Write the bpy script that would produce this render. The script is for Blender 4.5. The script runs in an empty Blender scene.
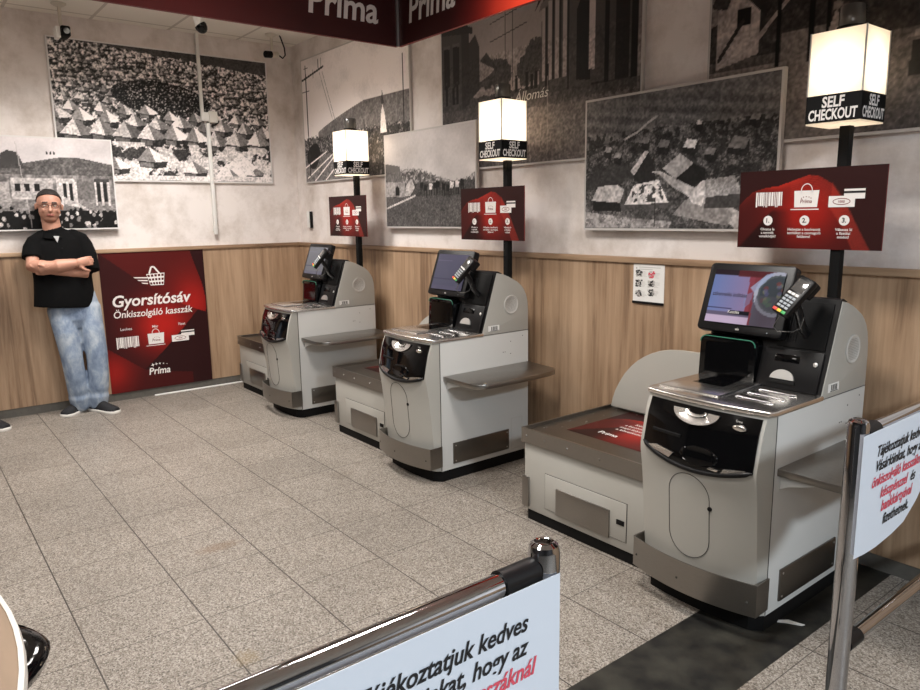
import bpy, bmesh, math, random
import numpy as np
from mathutils import Vector, Matrix

SC = bpy.context.scene
COL = SC.collection
random.seed(4)
R = math.radians

# ------------------------------------------------------------------ camera, world, lights, exposure
def set_camera():
    px, py, pz = 6.61163, -3.21832, 1.53896
    yaw, pitch, roll, f = 2.47526378, -0.17814361, -0.01467653, 722.06
    fw = Vector((math.cos(pitch)*math.cos(yaw), math.cos(pitch)*math.sin(yaw), math.sin(pitch)))
    rt = Vector((math.sin(yaw), -math.cos(yaw), 0)); up = rt.cross(fw)
    r2 = rt*math.cos(roll)+up*math.sin(roll); u2 = -rt*math.sin(roll)+up*math.cos(roll)
    m = Matrix((r2, u2, -fw)).transposed().to_4x4(); m.translation = (px, py, pz)
    cd = bpy.data.cameras.new('camera'); cd.sensor_fit = 'HORIZONTAL'; cd.sensor_width = 36
    cd.lens = f/920*36; cd.clip_start = 0.02
    co = bpy.data.objects.new('camera', cd); COL.objects.link(co); co.matrix_world = m
    SC.camera = co
set_camera()
w = bpy.data.worlds.new('world'); SC.world = w; w.use_nodes = True
w.node_tree.nodes['Background'].inputs[0].default_value = (0.80, 0.86, 1.0, 1)
w.node_tree.nodes['Background'].inputs[1].default_value = 0.2
SC.view_settings.view_transform = 'Standard'; SC.view_settings.look = 'None'
SC.view_settings.gamma = 1; SC.view_settings.use_curve_mapping = False
SC.view_settings.exposure = 0.0

# the ceiling's square light fittings: (x, y, strength)
CEIL = 3.116
WARM, COOL = (1, .965, .925), (.80, .91, 1)
# x, y, watts, colour, place
FITTINGS = [(1.30, -1.55, 46, WARM, 'nearest the room corner'), (1.10, -3.4, 28, WARM, 'in front of the left wall'),
            (2.30, -1.90, 24, WARM, 'over the middle of the tiled floor'), (4.75, -1.72, 45, WARM, 'over the floor before the nearest checkout'),
            (4.10, -4.42, 22, WARM, 'over the open floor beside the tall table'), (5.30, -3.22, 20, WARM, 'added above the foreground barrier to brighten the near floor'), (9.20, -2.32, 245, COOL, 'beyond the right barrier'), (7.7, -5.02, 40, COOL, 'behind the left barrier')]  # the fitting above the foreground barrier is added, to lift the near floor
LAMP_W = 1.8
SPREAD = R(140)
def set_ceiling_lights():
    for x, y, p, c, _ in FITTINGS:
        ld = bpy.data.lights.new('ceiling_lamp', 'AREA'); ld.shape = 'SQUARE'; ld.size = .55; ld.energy = p; ld.color = c; ld.spread = SPREAD if c is WARM else R(178)
        lo = bpy.data.objects.new('ceiling_lamp', ld); COL.objects.link(lo); lo.location = (x, y, CEIL-.022)
set_ceiling_lights()

# ------------------------------------------------------------------ materials
def lin(c):
    return tuple(((v/255)/12.92 if v/255 <= .04045 else ((v/255+.055)/1.055)**2.4) for v in c)
def new_mat(name):
    m = bpy.data.materials.new(name); m.use_nodes = True
    return m, m.node_tree.nodes, m.node_tree.links, m.node_tree.nodes['Principled BSDF']
def mat(name, rgb, rough=.5, metal=0., vary=.06, scale=14, bump=0., bscale=200, stretch=None, coat=0., spec=None):
    """a procedural surface: base colour with a soft noise variation, optional fine bump"""
    m, N, L, b = new_mat(name)
    tc = N.new('ShaderNodeTexCoord'); no = N.new('ShaderNodeTexNoise'); no.inputs['Scale'].default_value = scale
    no.inputs['Detail'].default_value = 4
    mp = N.new('ShaderNodeMapping'); L.new(tc.outputs['Object'], mp.inputs[0]); L.new(mp.outputs[0], no.inputs[0])
    if stretch: mp.inputs['Scale'].default_value = stretch
    c = lin(rgb); mx = N.new('ShaderNodeMix'); mx.data_type = 'RGBA'
    mx.inputs[6].default_value = tuple(v*(1-vary) for v in c)+(1,); mx.inputs[7].default_value = tuple(min(1, v*(1+vary)) for v in c)+(1,)
    L.new(no.outputs[0], mx.inputs[0]); L.new(mx.outputs[2], b.inputs['Base Color'])
    b.inputs['Roughness'].default_value = rough; b.inputs['Metallic'].default_value = metal
    if coat: b.inputs['Coat Weight'].default_value = coat; b.inputs['Coat Roughness'].default_value = .05
    if spec is not None: b.inputs['Specular IOR Level'].default_value = spec
    if bump:
        n2 = N.new('ShaderNodeTexNoise'); n2.inputs['Scale'].default_value = bscale; L.new(mp.outputs[0], n2.inputs[0])
        bp = N.new('ShaderNodeBump'); bp.inputs['Strength'].default_value = bump; bp.inputs['Distance'].default_value = .002
        L.new(n2.outputs[0], bp.inputs['Height']); L.new(bp.outputs[0], b.inputs['Normal'])
    return m
def mat_art(name, rough=.45, emit=0., coat=0.):
    m, N, L, b = new_mat(name)
    a = N.new('ShaderNodeAttribute'); a.attribute_name = 'art'
    L.new(a.outputs['Color'], b.inputs['Base Color']); b.inputs['Roughness'].default_value = rough; b.inputs['Specular IOR Level'].default_value = .22
    if emit:
        L.new(a.outputs['Color'], b.inputs['Emission Color']); b.inputs['Emission Strength'].default_value = emit
        b.inputs['Roughness'].default_value = .12
    if coat: b.inputs['Coat Weight'].default_value = coat
    return m
def mat_wood(name, along='z'):
    m, N, L, b = new_mat(name)
    g = N.new('ShaderNodeNewGeometry')
    mp = N.new('ShaderNodeMapping'); L.new(g.outputs['Position'], mp.inputs[0])
    mp.inputs['Scale'].default_value = (1, 1, .06) if along == 'z' else (.06, .06, 1)
    n1 = N.new('ShaderNodeTexNoise'); n1.inputs['Scale'].default_value = 26; n1.inputs['Detail'].default_value = 7; n1.inputs['Roughness'].default_value = .62
    n1.inputs['Distortion'].default_value = .35
    L.new(mp.outputs[0], n1.inputs[0])
    n3 = N.new('ShaderNodeTexNoise'); n3.inputs['Scale'].default_value = 5; n3.inputs['Detail'].default_value = 2
    L.new(mp.outputs[0], n3.inputs[0])
    mixf = N.new('ShaderNodeMath'); mixf.operation = 'MULTIPLY_ADD'; mixf.inputs[1].default_value = .55
    h = N.new('ShaderNodeMath'); h.operation = 'MULTIPLY'; h.inputs[1].default_value = .45
    L.new(n1.outputs[0], mixf.inputs[0]); L.new(n3.outputs[0], h.inputs[0]); L.new(h.outputs[0], mixf.inputs[2])
    r = N.new('ShaderNodeValToRGB'); e = r.color_ramp.elements
    e[0].position = .36; e[0].color = lin((124, 98, 76))+(1,); e[1].position = .62; e[1].color = lin((184, 155, 127))+(1,)
    k = e.new(.47); k.color = lin((160, 131, 104))+(1,)
    L.new(mixf.outputs[0], r.inputs[0]); L.new(r.outputs[0], b.inputs['Base Color']); b.inputs['Roughness'].default_value = .45
    return m
def mat_plaster():
    m, N, L, b = new_mat('plaster')
    g = N.new('ShaderNodeNewGeometry'); n = N.new('ShaderNodeTexNoise'); n.inputs['Scale'].default_value = 2.6; n.inputs['Detail'].default_value = 8; n.inputs['Roughness'].default_value = .68
    L.new(g.outputs['Position'], n.inputs[0])
    r = N.new('ShaderNodeValToRGB'); e = r.color_ramp.elements
    e[0].position = .30; e[0].color = lin((196, 184, 175))+(1,); e[1].position = .56; e[1].color = lin((234, 226, 222))+(1,)
    L.new(n.outputs[0], r.inputs[0]); L.new(r.outputs[0], b.inputs['Base Color']); b.inputs['Roughness'].default_value = .85
    bp = N.new('ShaderNodeBump'); bp.inputs['Strength'].default_value = .15; bp.inputs['Distance'].default_value = .01
    L.new(n.outputs[0], bp.inputs['Height']); L.new(bp.outputs[0], b.inputs['Normal'])
    return m
def mat_floor():
    m, N, L, b = new_mat('terrazzo_tiles')
    def math_(op, a, c=None):
        n = N.new('ShaderNodeMath'); n.operation = op
        for i, x in enumerate((a, c)):
            if x is None: continue
            if isinstance(x, (int, float)): n.inputs[i].default_value = x
            else: L.new(x, n.inputs[i])
        return n.outputs[0]
    g = N.new('ShaderNodeNewGeometry'); sp = N.new('ShaderNodeSeparateXYZ'); L.new(g.outputs['Position'], sp.inputs[0])
    tx = math_('MULTIPLY', math_('ADD', sp.outputs[0], 40-3.549), 2.5); ty = math_('MULTIPLY', math_('ADD', sp.outputs[1], 40+2.0126), 2.5)
    fx = math_('FRACT', tx); fy = math_('FRACT', ty)
    dx = math_('MINIMUM', fx, math_('SUBTRACT', 1., fx)); dy = math_('MINIMUM', fy, math_('SUBTRACT', 1., fy))
    gx = math_('MULTIPLY', math_('LESS_THAN', dx, .0052), .8); gy = math_('MULTIPLY', math_('LESS_THAN', dy, .0068), .95)
    gr = math_('MAXIMUM', gx, gy)
    # one tone per tile
    cb = N.new('ShaderNodeCombineXYZ'); L.new(math_('FLOOR', tx), cb.inputs[0]); L.new(math_('FLOOR', ty), cb.inputs[1])
    wn = N.new('ShaderNodeTexWhiteNoise'); wn.noise_dimensions = '3D'; L.new(cb.outputs[0], wn.inputs['Vector'])
    vo = N.new('ShaderNodeTexVoronoi'); vo.inputs['Scale'].default_value = 215; L.new(g.outputs['Position'], vo.inputs['Vector'])
    sc = N.new('ShaderNodeSeparateXYZ'); L.new(vo.outputs['Color'], sc.inputs[0])
    n1 = N.new('ShaderNodeTexNoise'); n1.inputs['Scale'].default_value = 60; n1.inputs['Detail'].default_value = 4; L.new(g.outputs['Position'], n1.inputs[0])
    mixn = math_('ADD', math_('MULTIPLY', sc.outputs[0], .7), math_('MULTIPLY', n1.outputs[0], .3))
    r = N.new('ShaderNodeValToRGB'); e = r.color_ramp.elements
    e[0].position = .12; e[0].color = lin((84, 75, 68))+(1,); e[1].position = .86; e[1].color = lin((214, 205, 195))+(1,)
    k = e.new(.25); k.color = lin((136, 126, 115))+(1,); k = e.new(.5); k.color = lin((168, 157, 145))+(1,)
    L.new(mixn, r.inputs[0])
    # worn, dirty patches
    n2 = N.new('ShaderNodeTexNoise'); n2.inputs['Scale'].default_value = 1.7; n2.inputs['Detail'].default_value = 6; n2.inputs['Roughness'].default_value = .7
    L.new(g.outputs['Position'], n2.inputs[0])
    d = N.new('ShaderNodeMapRange'); d.inputs[1].default_value = .35; d.inputs[2].default_value = .62; d.inputs[3].default_value = .48; d.inputs[4].default_value = .58
    L.new(n2.outputs[0], d.inputs[0])
    t = math_('ADD', math_('MULTIPLY', wn.outputs[0], .10), .95)
    k1 = math_('MULTIPLY', d.outputs[0], t)
    mul = N.new('ShaderNodeVectorMath'); mul.operation = 'SCALE'; L.new(r.outputs[0], mul.inputs[0]); L.new(k1, mul.inputs[3])
    mg = N.new('ShaderNodeMix'); mg.data_type = 'RGBA'; L.new(gr, mg.inputs[0]); L.new(mul.outputs[0], mg.inputs[6]); mg.inputs[7].default_value = lin((52, 46, 42))+(1,)
    # a few brown stains and a dark scuff
    col = mg.outputs[2]
    for x0, y0, rx, ry, amt, tone in ((3.364, -2.15, .055, .13, .42, (104, 78, 54)), (4.30, -2.385, .06, .055, .34, (128, 108, 70)), (2.88, -1.22, .10, .10, .30, (88, 78, 68)), (4.36, -1.14, .10, .16, .22, (96, 84, 74))):
        ax = math_('POWER', math_('ABSOLUTE', math_('DIVIDE', math_('SUBTRACT', sp.outputs[0], x0), rx)), 2.); ay = math_('POWER', math_('ABSOLUTE', math_('DIVIDE', math_('SUBTRACT', sp.outputs[1], y0), ry)), 2.)
        dd = math_('ADD', math_('ADD', ax, ay), math_('MULTIPLY', math_('SUBTRACT', n1.outputs[0], .5), 2.2))
        mr = N.new('ShaderNodeMapRange'); mr.inputs[1].default_value = 1.; mr.inputs[2].default_value = .1; mr.inputs[3].default_value = 0; mr.inputs[4].default_value = amt; L.new(dd, mr.inputs[0])
        ms = N.new('ShaderNodeMix'); ms.data_type = 'RGBA'; L.new(mr.outputs[0], ms.inputs[0]); L.new(col, ms.inputs[6]); ms.inputs[7].default_value = lin(tone)+(1,); col = ms.outputs[2]
    # dark stone strip crossing the floor
    inb = math_('MULTIPLY', math_('GREATER_THAN', sp.outputs[0], 5.14), math_('LESS_THAN', sp.outputs[0], 5.495))
    n4 = N.new('ShaderNodeTexNoise'); n4.inputs['Scale'].default_value = 9; n4.inputs['Detail'].default_value = 7; L.new(g.outputs['Position'], n4.inputs[0])
    r4 = N.new('ShaderNodeValToRGB'); e = r4.color_ramp.elements
    e[0].position = .35; e[0].color = lin((24, 23, 22))+(1,); e[1].position = .72; e[1].color = lin((54, 52, 46))+(1,)
    L.new(n4.outputs[0], r4.inputs[0])
    mb = N.new('ShaderNodeMix'); mb.data_type = 'RGBA'; L.new(inb, mb.inputs[0]); L.new(col, mb.inputs[6]); L.new(r4.outputs[0], mb.inputs[7])
    L.new(mb.outputs[2], b.inputs['Base Color'])
    b.inputs['Roughness'].default_value = .45; b.inputs['Specular IOR Level'].default_value = .25
    return m
def mat_ceiling():
    m, N, L, b = new_mat('ceiling_tiles')
    g = N.new('ShaderNodeNewGeometry'); sp = N.new('ShaderNodeSeparateXYZ'); L.new(g.outputs['Position'], sp.inputs[0])
    outs = []
    for i, o in ((0, .12), (1, .518)):
        a = N.new('ShaderNodeMath'); a.operation = 'ADD'; a.inputs[1].default_value = 60+(-o if i == 0 else o); L.new(sp.outputs[i], a.inputs[0])
        s = N.new('ShaderNodeMath'); s.operation = 'DIVIDE'; s.inputs[1].default_value = .6; L.new(a.outputs[0], s.inputs[0])
        f = N.new('ShaderNodeMath'); f.operation = 'PINGPONG'; f.inputs[1].default_value = .5; L.new(s.outputs[0], f.inputs[0])
        l = N.new('ShaderNodeMath'); l.operation = 'LESS_THAN'; l.inputs[1].default_value = .02; L.new(f.outputs[0], l.inputs[0]); outs.append(l)
    mx = N.new('ShaderNodeMath'); mx.operation = 'MAXIMUM'; L.new(outs[0].outputs[0], mx.inputs[0]); L.new(outs[1].outputs[0], mx.inputs[1])
    c = N.new('ShaderNodeMix'); c.data_type = 'RGBA'; L.new(mx.outputs[0], c.inputs[0])
    c.inputs[6].default_value = lin((232, 226, 216))+(1,); c.inputs[7].default_value = lin((196, 188, 178))+(1,)
    L.new(c.outputs[2], b.inputs['Base Color']); b.inputs['Roughness'].default_value = .9
    return m
def mat_emit(name, rgb, s):
    m, N, L, b = new_mat(name); b.inputs['Base Color'].default_value = lin(rgb)+(1,)
    b.inputs['Emission Color'].default_value = lin(rgb)+(1,); b.inputs['Emission Strength'].default_value = s
    return m
def mat_diffuser():
    m, N, L, b = new_mat('opal_acrylic'); N.remove(b)
    t = N.new('ShaderNodeBsdfTranslucent'); t.inputs[0].default_value = lin((255, 246, 232))+(1,)
    d = N.new('ShaderNodeBsdfDiffuse'); d.inputs[0].default_value = lin((236, 228, 216))+(1,)
    mx = N.new('ShaderNodeMixShader'); mx.inputs[0].default_value = .35
    L.new(t.outputs[0], mx.inputs[1]); L.new(d.outputs[0], mx.inputs[2]); L.new(mx.outputs[0], N['Material Output'].inputs[0])
    return m
def mat_jeans():
    m, N, L, b = new_mat('washed_denim')
    tc = N.new('ShaderNodeTexCoord'); mp = N.new('ShaderNodeMapping'); mp.inputs['Scale'].default_value = (1, 1, .6)
    L.new(tc.outputs['Object'], mp.inputs[0])
    n = N.new('ShaderNodeTexNoise'); n.inputs['Scale'].default_value = 9; n.inputs['Detail'].default_value = 7; n.inputs['Distortion'].default_value = .25; n.inputs['Roughness'].default_value = .62
    L.new(mp.outputs[0], n.inputs[0])
    r = N.new('ShaderNodeValToRGB'); e = r.color_ramp.elements
    e[0].position = .30; e[0].color = lin((84, 100, 126))+(1,); e[1].position = .72; e[1].color = lin((190, 198, 205))+(1,)
    k = e.new(.5); k.color = lin((134, 149, 170))+(1,)
    L.new(n.outputs[0], r.inputs[0]); L.new(r.outputs[0], b.inputs['Base Color']); b.inputs['Roughness'].default_value = .9
    bp = N.new('ShaderNodeBump'); bp.inputs['Strength'].default_value = .5; bp.inputs['Distance'].default_value = .02
    L.new(n.outputs[0], bp.inputs['Height']); L.new(bp.outputs[0], b.inputs['Normal'])
    return m

M = dict(
    plaster=mat_plaster(), wood=mat_wood('oak_laminate'), wood_cap=mat_wood('oak_laminate_cap', 'x'), floor=mat_floor(), ceiling=mat_ceiling(),
    storewall=mat('store_wall', (74, 72, 72), .8, vary=.75, scale=1.6, stretch=(1, 1, .35)),
    stone=mat('grey_stone', (92, 88, 82), .6, vary=.3, scale=30),
    grey=mat('kiosk_grey', (168, 165, 158), .38, vary=.03, scale=3), greylit=mat('kiosk_grey_lit', (198, 197, 194), .42, vary=.03, scale=3),  # second grey is the same paint, lightened for light on the flank
    black=mat('black_plastic', (17, 16, 17), .38, vary=.1, spec=.25), gloss=mat('black_gloss', (7, 7, 8), .07, vary=.05, spec=.35),
    matte=mat('black_matte', (12, 11, 11), .7, vary=.15, spec=.2), seam=mat('dark_seam', (60, 58, 55), .8),
    steel=mat('brushed_steel', (150, 146, 141), .32, 1., .12, 60, stretch=(1, 1, 12)),
    steeldark=mat('steel_plate', (122, 117, 111), .38, 1., .12, 60, stretch=(1, 1, 12)),
    chrome=mat('chrome', (186, 187, 191), .06, 1., .02), chromeb=mat('bright_steel', (228, 225, 221), .26, 1., .05, 40),
    alu=mat('aluminium', (214, 213, 211), .42, 1., .04), white=mat('white_plastic', (232, 230, 226), .5, vary=.02),
    offwhite=mat('off_white_metal', (206, 198, 184), .5, vary=.03), paper=mat('paper', (206, 211, 220), .75, vary=.015, scale=3),
    inkblack=mat('black_ink', (22, 21, 24), .7), inkred=mat('red_ink', (212, 78, 94), .7), inkwhite=mat('white_ink', (236, 230, 226), .6, vary=.02),
    inkgrey=mat('pale_grey_ink', (204, 198, 196), .5, vary=.02), inkpale=mat('soft_grey_ink', (188, 184, 178), .6),
    inkdark=mat('dark_red_ink', (120, 22, 20), .6),
    art=mat_art('printed_picture', .5), artred=mat_art('printed_board', .5), band=mat('printed_black_band', (10, 10, 10), .6, spec=.2),
    disp=mat_art('lit_screen', emit=.34), dispdim=mat_art('dim_screen', emit=.22),
    opal=mat_diffuser(), smoke=mat('smoked_plastic', (82, 80, 78), .12, vary=.05, coat=.4),
    fit=mat_emit('lit_panel', (255, 244, 228), 6), frame=mat('print_edge', (196, 190, 186), .6, vary=.03), whiteframe=mat('white_print_edge', (226, 222, 220), .6, vary=.03),
    skin=mat('skin', (188, 138, 117), .5, vary=.08, scale=20), shirt=mat('black_cotton', (9, 9, 10), .9, vary=.25, scale=30, bump=.25, bscale=40, spec=.15),
    jeans=mat_jeans(), maroon=mat('dark_trousers', (52, 30, 28), .9, vary=.15), hair=mat('dark_hair', (26, 20, 18), .6, vary=.2, scale=90),
    sole=mat('white_rubber', (222, 218, 212), .6), shoe=mat('black_knit', (20, 20, 24), .8, vary=.2, scale=60), undershirt=mat('pale_undershirt', (196, 196, 196), .8),
    lens=mat('spectacle_lens', (150, 120, 108), .1), green=mat_emit('green_strip', (30, 96, 74), .35),
    keyred=mat('red_key', (214, 60, 48), .5), keyyel=mat('yellow_key', (232, 190, 60), .5), keygrn=mat('green_key', (56, 160, 84), .5), keygrey=mat('grey_keys', (158, 164, 170), .5),
    tabletop=mat('table_laminate', (142, 122, 104), .22, vary=.22, scale=7, stretch=(1, 6, 1)), rim=mat('pale_rim', (206, 200, 192), .4),
    wallpanel=mat('white_box_plastic', (224, 220, 212), .5), disptext=mat('screen_ink', (44, 40, 66), .5), amber=mat('orange_ink', (226, 92, 40), .5),
)

# ------------------------------------------------------------------ mesh helpers
def add_box(bm, x0, x1, y0, y1, z0, z1, bev=0., seg=2, mi=0):
    v = [bm.verts.new((x, y, z)) for z in (z0, z1) for y in (y0, y1) for x in (x0, x1)]
    fs = [(0, 2, 3, 1), (4, 5, 7, 6), (0, 1, 5, 4), (2, 6, 7, 3), (0, 4, 6, 2), (1, 3, 7, 5)]
    faces = [bm.faces.new([v[i] for i in f]) for f in fs]
    for f in faces: f.material_index = mi
    if bev:
        es = list({e for f in faces for e in f.edges})
        r = bmesh.ops.bevel(bm, geom=es, offset=bev, segments=seg, profile=.5, affect='EDGES')
        for f in r['faces']: f.material_index = mi
    return v
def add_prism(bm, poly, ax, a, b, bev=0., seg=2):
    """polygon in the two axes other than ax, extruded from a to b along ax"""
    def pt(p, t):
        return {'x': (t, p[0], p[1]), 'y': (p[0], t, p[1]), 'z': (p[0], p[1], t)}[ax]
    A = [bm.verts.new(pt(p, a)) for p in poly]; B = [bm.verts.new(pt(p, b)) for p in poly]
    n = len(poly); fs = [bm.faces.new(A), bm.faces.new(B[::-1])]
    for i in range(n): fs.append(bm.faces.new((A[i], B[i], B[(i+1) % n], A[(i+1) % n])))
    bmesh.ops.recalc_face_normals(bm, faces=fs)
    if bev: bmesh.ops.bevel(bm, geom=[e for f in fs[:2] for e in f.edges], offset=bev, segments=seg, profile=.5, affect='EDGES')
def ring(bm, c, u, v, ru, rv, seg, power=2.):
    out = []
    for i in range(seg):
        t = 2*math.pi*i/seg; cu, sv = math.cos(t), math.sin(t)
        k = 2./power
        out.append(bm.verts.new(Vector(c)+u*ru*math.copysign(abs(cu)**k, cu)+v*rv*math.copysign(abs(sv)**k, sv)))
    return out
def skin_rings(bm, rings, caps=True):
    for a, b in zip(rings, rings[1:]):
        n = len(a)
        for i in range(n): bm.faces.new((a[i], a[(i+1) % n], b[(i+1) % n], b[i]))
    if caps:
        bm.faces.new(rings[0][::-1]); bm.faces.new(rings[-1])
def frame_of(d):
    d = Vector(d).normalized(); a = Vector((0, 0, 1)) if abs(d.z) < .9 else Vector((1, 0, 0))
    u = a.cross(d).normalized(); return u, d.cross(u)
def add_cyl(bm, p0, p1, r0, r1=None, seg=24, caps=True):
    r1 = r0 if r1 is None else r1; p0, p1 = Vector(p0), Vector(p1); u, v = frame_of(p1-p0)
    skin_rings(bm, [ring(bm, p0, u, v, r0, r0, seg), ring(bm, p1, u, v, r1, r1, seg)], caps)
def add_lathe(bm, c, prof, axis=(0, 0, 1), seg=32):
    """prof: (radius, height along the axis)"""
    a = Vector(axis).normalized(); u, v = frame_of(a)
    skin_rings(bm, [ring(bm, Vector(c)+a*h, u, v, max(r, 1e-4), max(r, 1e-4), seg) for r, h in prof])
def add_tube(bm, pts, r, seg=10, closed=False):
    pts = [Vector(p) for p in pts]; rs = []; u = None; n = len(pts)
    for i, p in enumerate(pts):
        d = (pts[(i+1) % n]-pts[i-1]) if closed else (pts[min(i+1, n-1)]-pts[max(i-1, 0)])
        d.normalize()
        if u is None: u, v = frame_of(d)
        else:
            u = (u-d*u.dot(d)).normalized(); v = d.cross(u)
        rr = r[i] if isinstance(r, (list, tuple)) else r
        rs.append(ring(bm, p, u, v, rr, rr, seg))
    if closed:
        skin_rings(bm, rs+[rs[0]], False)
    else: skin_rings(bm, rs)
def to_obj(name, bm, m, parent=None, origin=(0, 0, 0), smooth=None, kind=None):
    bmesh.ops.translate(bm, verts=bm.verts, vec=-Vector(origin))
    bmesh.ops.recalc_face_normals(bm, faces=bm.faces)
    me = bpy.data.meshes.new(name); bm.to_mesh(me); bm.free()
    for x in (m if isinstance(m, (list, tuple)) else [m]): me.materials.append(x)
    o = bpy.data.objects.new(name, me); COL.objects.link(o)
    if smooth:
        me.polygons.foreach_set('use_smooth', [True]*len(me.polygons)); me.set_sharp_from_angle(angle=R(smooth))
    if parent is not None: o.parent = parent
    if kind: o['kind'] = kind
    return o
class BM:
    """small wrapper so that one part can be written on one line"""
    def __init__(s): s.b = bmesh.new()
    def box(s, *a, **k): add_box(s.b, *a, **k); return s
    def prism(s, *a, **k): add_prism(s.b, *a, **k); return s
    def cyl(s, *a, **k): add_cyl(s.b, *a, **k); return s
    def lathe(s, *a, **k): add_lathe(s.b, *a, **k); return s
    def tube(s, *a, **k): add_tube(s.b, *a, **k); return s
    def out(s, name, m, parent=None, origin=(0, 0, 0), smooth=40, kind=None):
        bmesh.ops.translate(s.b, verts=s.b.verts, vec=-Vector(origin))
        bmesh.ops.recalc_face_normals(s.b, faces=s.b.faces)
        me = bpy.data.meshes.new(name); s.b.to_mesh(me); s.b.free()
        for x in (m if isinstance(m, (list, tuple)) else [m]): me.materials.append(x)
        o = bpy.data.objects.new(name, me); COL.objects.link(o)
        if smooth:
            me.polygons.foreach_set('use_smooth', [True]*len(me.polygons)); me.set_sharp_from_angle(angle=R(smooth))
        if parent is not None: o.parent = parent
        if kind: o['kind'] = kind
        return o
def empty(name, loc, label=None, cat=None, group=None):
    o = bpy.data.objects.new(name, None); COL.objects.link(o); o.location = loc; o.empty_display_size = .1
    tag(o, label, cat, group); return o
def tag(o, label=None, cat=None, group=None):
    if label: o['label'] = label
    if cat: o['category'] = cat
    if group: o['group'] = group
    return o
def copy_tree(o, parent=None):
    c = o.copy(); COL.objects.link(c)
    if parent is not None: c.parent = parent
    for ch in [x for x in bpy.data.objects if x.parent == o]: copy_tree(ch, c)
    return c
def find_part(root, name):
    return [c for c in root.children_recursive if c.name.split('.')[0] == name][0]

# lettering ---------------------------------------------------------------
_tc = {}
def glyphs(s, bold=0., shear=0.):
    k = (s, bold, shear)
    if k not in _tc:
        c = bpy.data.curves.new('lettering', 'FONT'); c.body = s; c.size = 1; c.offset = bold; c.shear = shear; c.resolution_u = 3
        o = bpy.data.objects.new('lettering', c); COL.objects.link(o)
        dg = bpy.context.evaluated_depsgraph_get(); dg.update()
        me = o.evaluated_get(dg).to_mesh()
        V = [(v.co.x, v.co.y) for v in me.vertices]; F = [tuple(p.vertices) for p in me.polygons]
        o.evaluated_get(dg).to_mesh_clear(); bpy.data.objects.remove(o); bpy.data.curves.remove(c)
        _tc[k] = (V, F)
    return _tc[k]
def add_text(bm, s, org, right, up, size, width=None, align='l', bold=0., shear=0., lift=.0012, mi=0):
    V, F = glyphs(s, bold, shear)
    right, up = Vector(right).normalized(), Vector(up).normalized(); nrm = right.cross(up)
    x0 = min(v[0] for v in V); x1 = max(v[0] for v in V); sx = size if width is None else width/(x1-x0)
    wd = (x1-x0)*sx; off = {'l': 0, 'c': -wd/2, 'r': -wd}[align]
    vs = [bm.verts.new(Vector(org)+right*((v[0]-x0)*sx+off)+up*(v[1]*size)+nrm*lift) for v in V]
    for f in F:
        try: fc = bm.faces.new([vs[i] for i in f]); fc.material_index = mi
        except ValueError: pass
def flat_poly(bm, pts, org, right, up, lift=.001, mi=0):
    right, up = Vector(right).normalized(), Vector(up).normalized(); n = right.cross(up)
    f = bm.faces.new([bm.verts.new(Vector(org)+right*p[0]+up*p[1]+n*lift) for p in pts]); f.material_index = mi
def flat_rect(bm, x0, x1, y0, y1, org, right, up, lift=.001, mi=0):
    flat_poly(bm, [(x0, y0), (x1, y0), (x1, y1), (x0, y1)], org, right, up, lift, mi)
def flat_ring(bm, cx, cy, rx, ry, wd, org, right, up, lift=.001, mi=0, a0=0, a1=360, n=24):
    right, up = Vector(right).normalized(), Vector(up).normalized(); nn = right.cross(up); P = []
    for i in range(n+1):
        t = R(a0+(a1-a0)*i/n); P.append([bm.verts.new(Vector(org)+right*(cx+(rx+s*wd/2)*math.cos(t))+up*(cy+(ry+s*wd/2)*math.sin(t))+nn*lift) for s in (-1, 1)])
    for a, b in zip(P, P[1:]):
        f = bm.faces.new((a[0], a[1], b[1], b[0])); f.material_index = mi
def flat_disc(bm, cx, cy, r, org, right, up, lift=.001, mi=0, n=24):
    flat_poly(bm, [(cx+r*math.cos(2*math.pi*i/n), cy+r*math.sin(2*math.pi*i/n)) for i in range(n)], org, right, up, lift, mi)
def flat_obj(name, bm, mats, parent, origin, kind=None):
    bmesh.ops.translate(bm, verts=bm.verts, vec=-Vector(origin))
    me = bpy.data.meshes.new(name); bm.to_mesh(me); bm.free()
    for x in (mats if isinstance(mats, (list, tuple)) else [mats]): me.materials.append(x)
    o = bpy.data.objects.new(name, me); COL.objects.link(o); o.parent = parent
    return o

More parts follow.
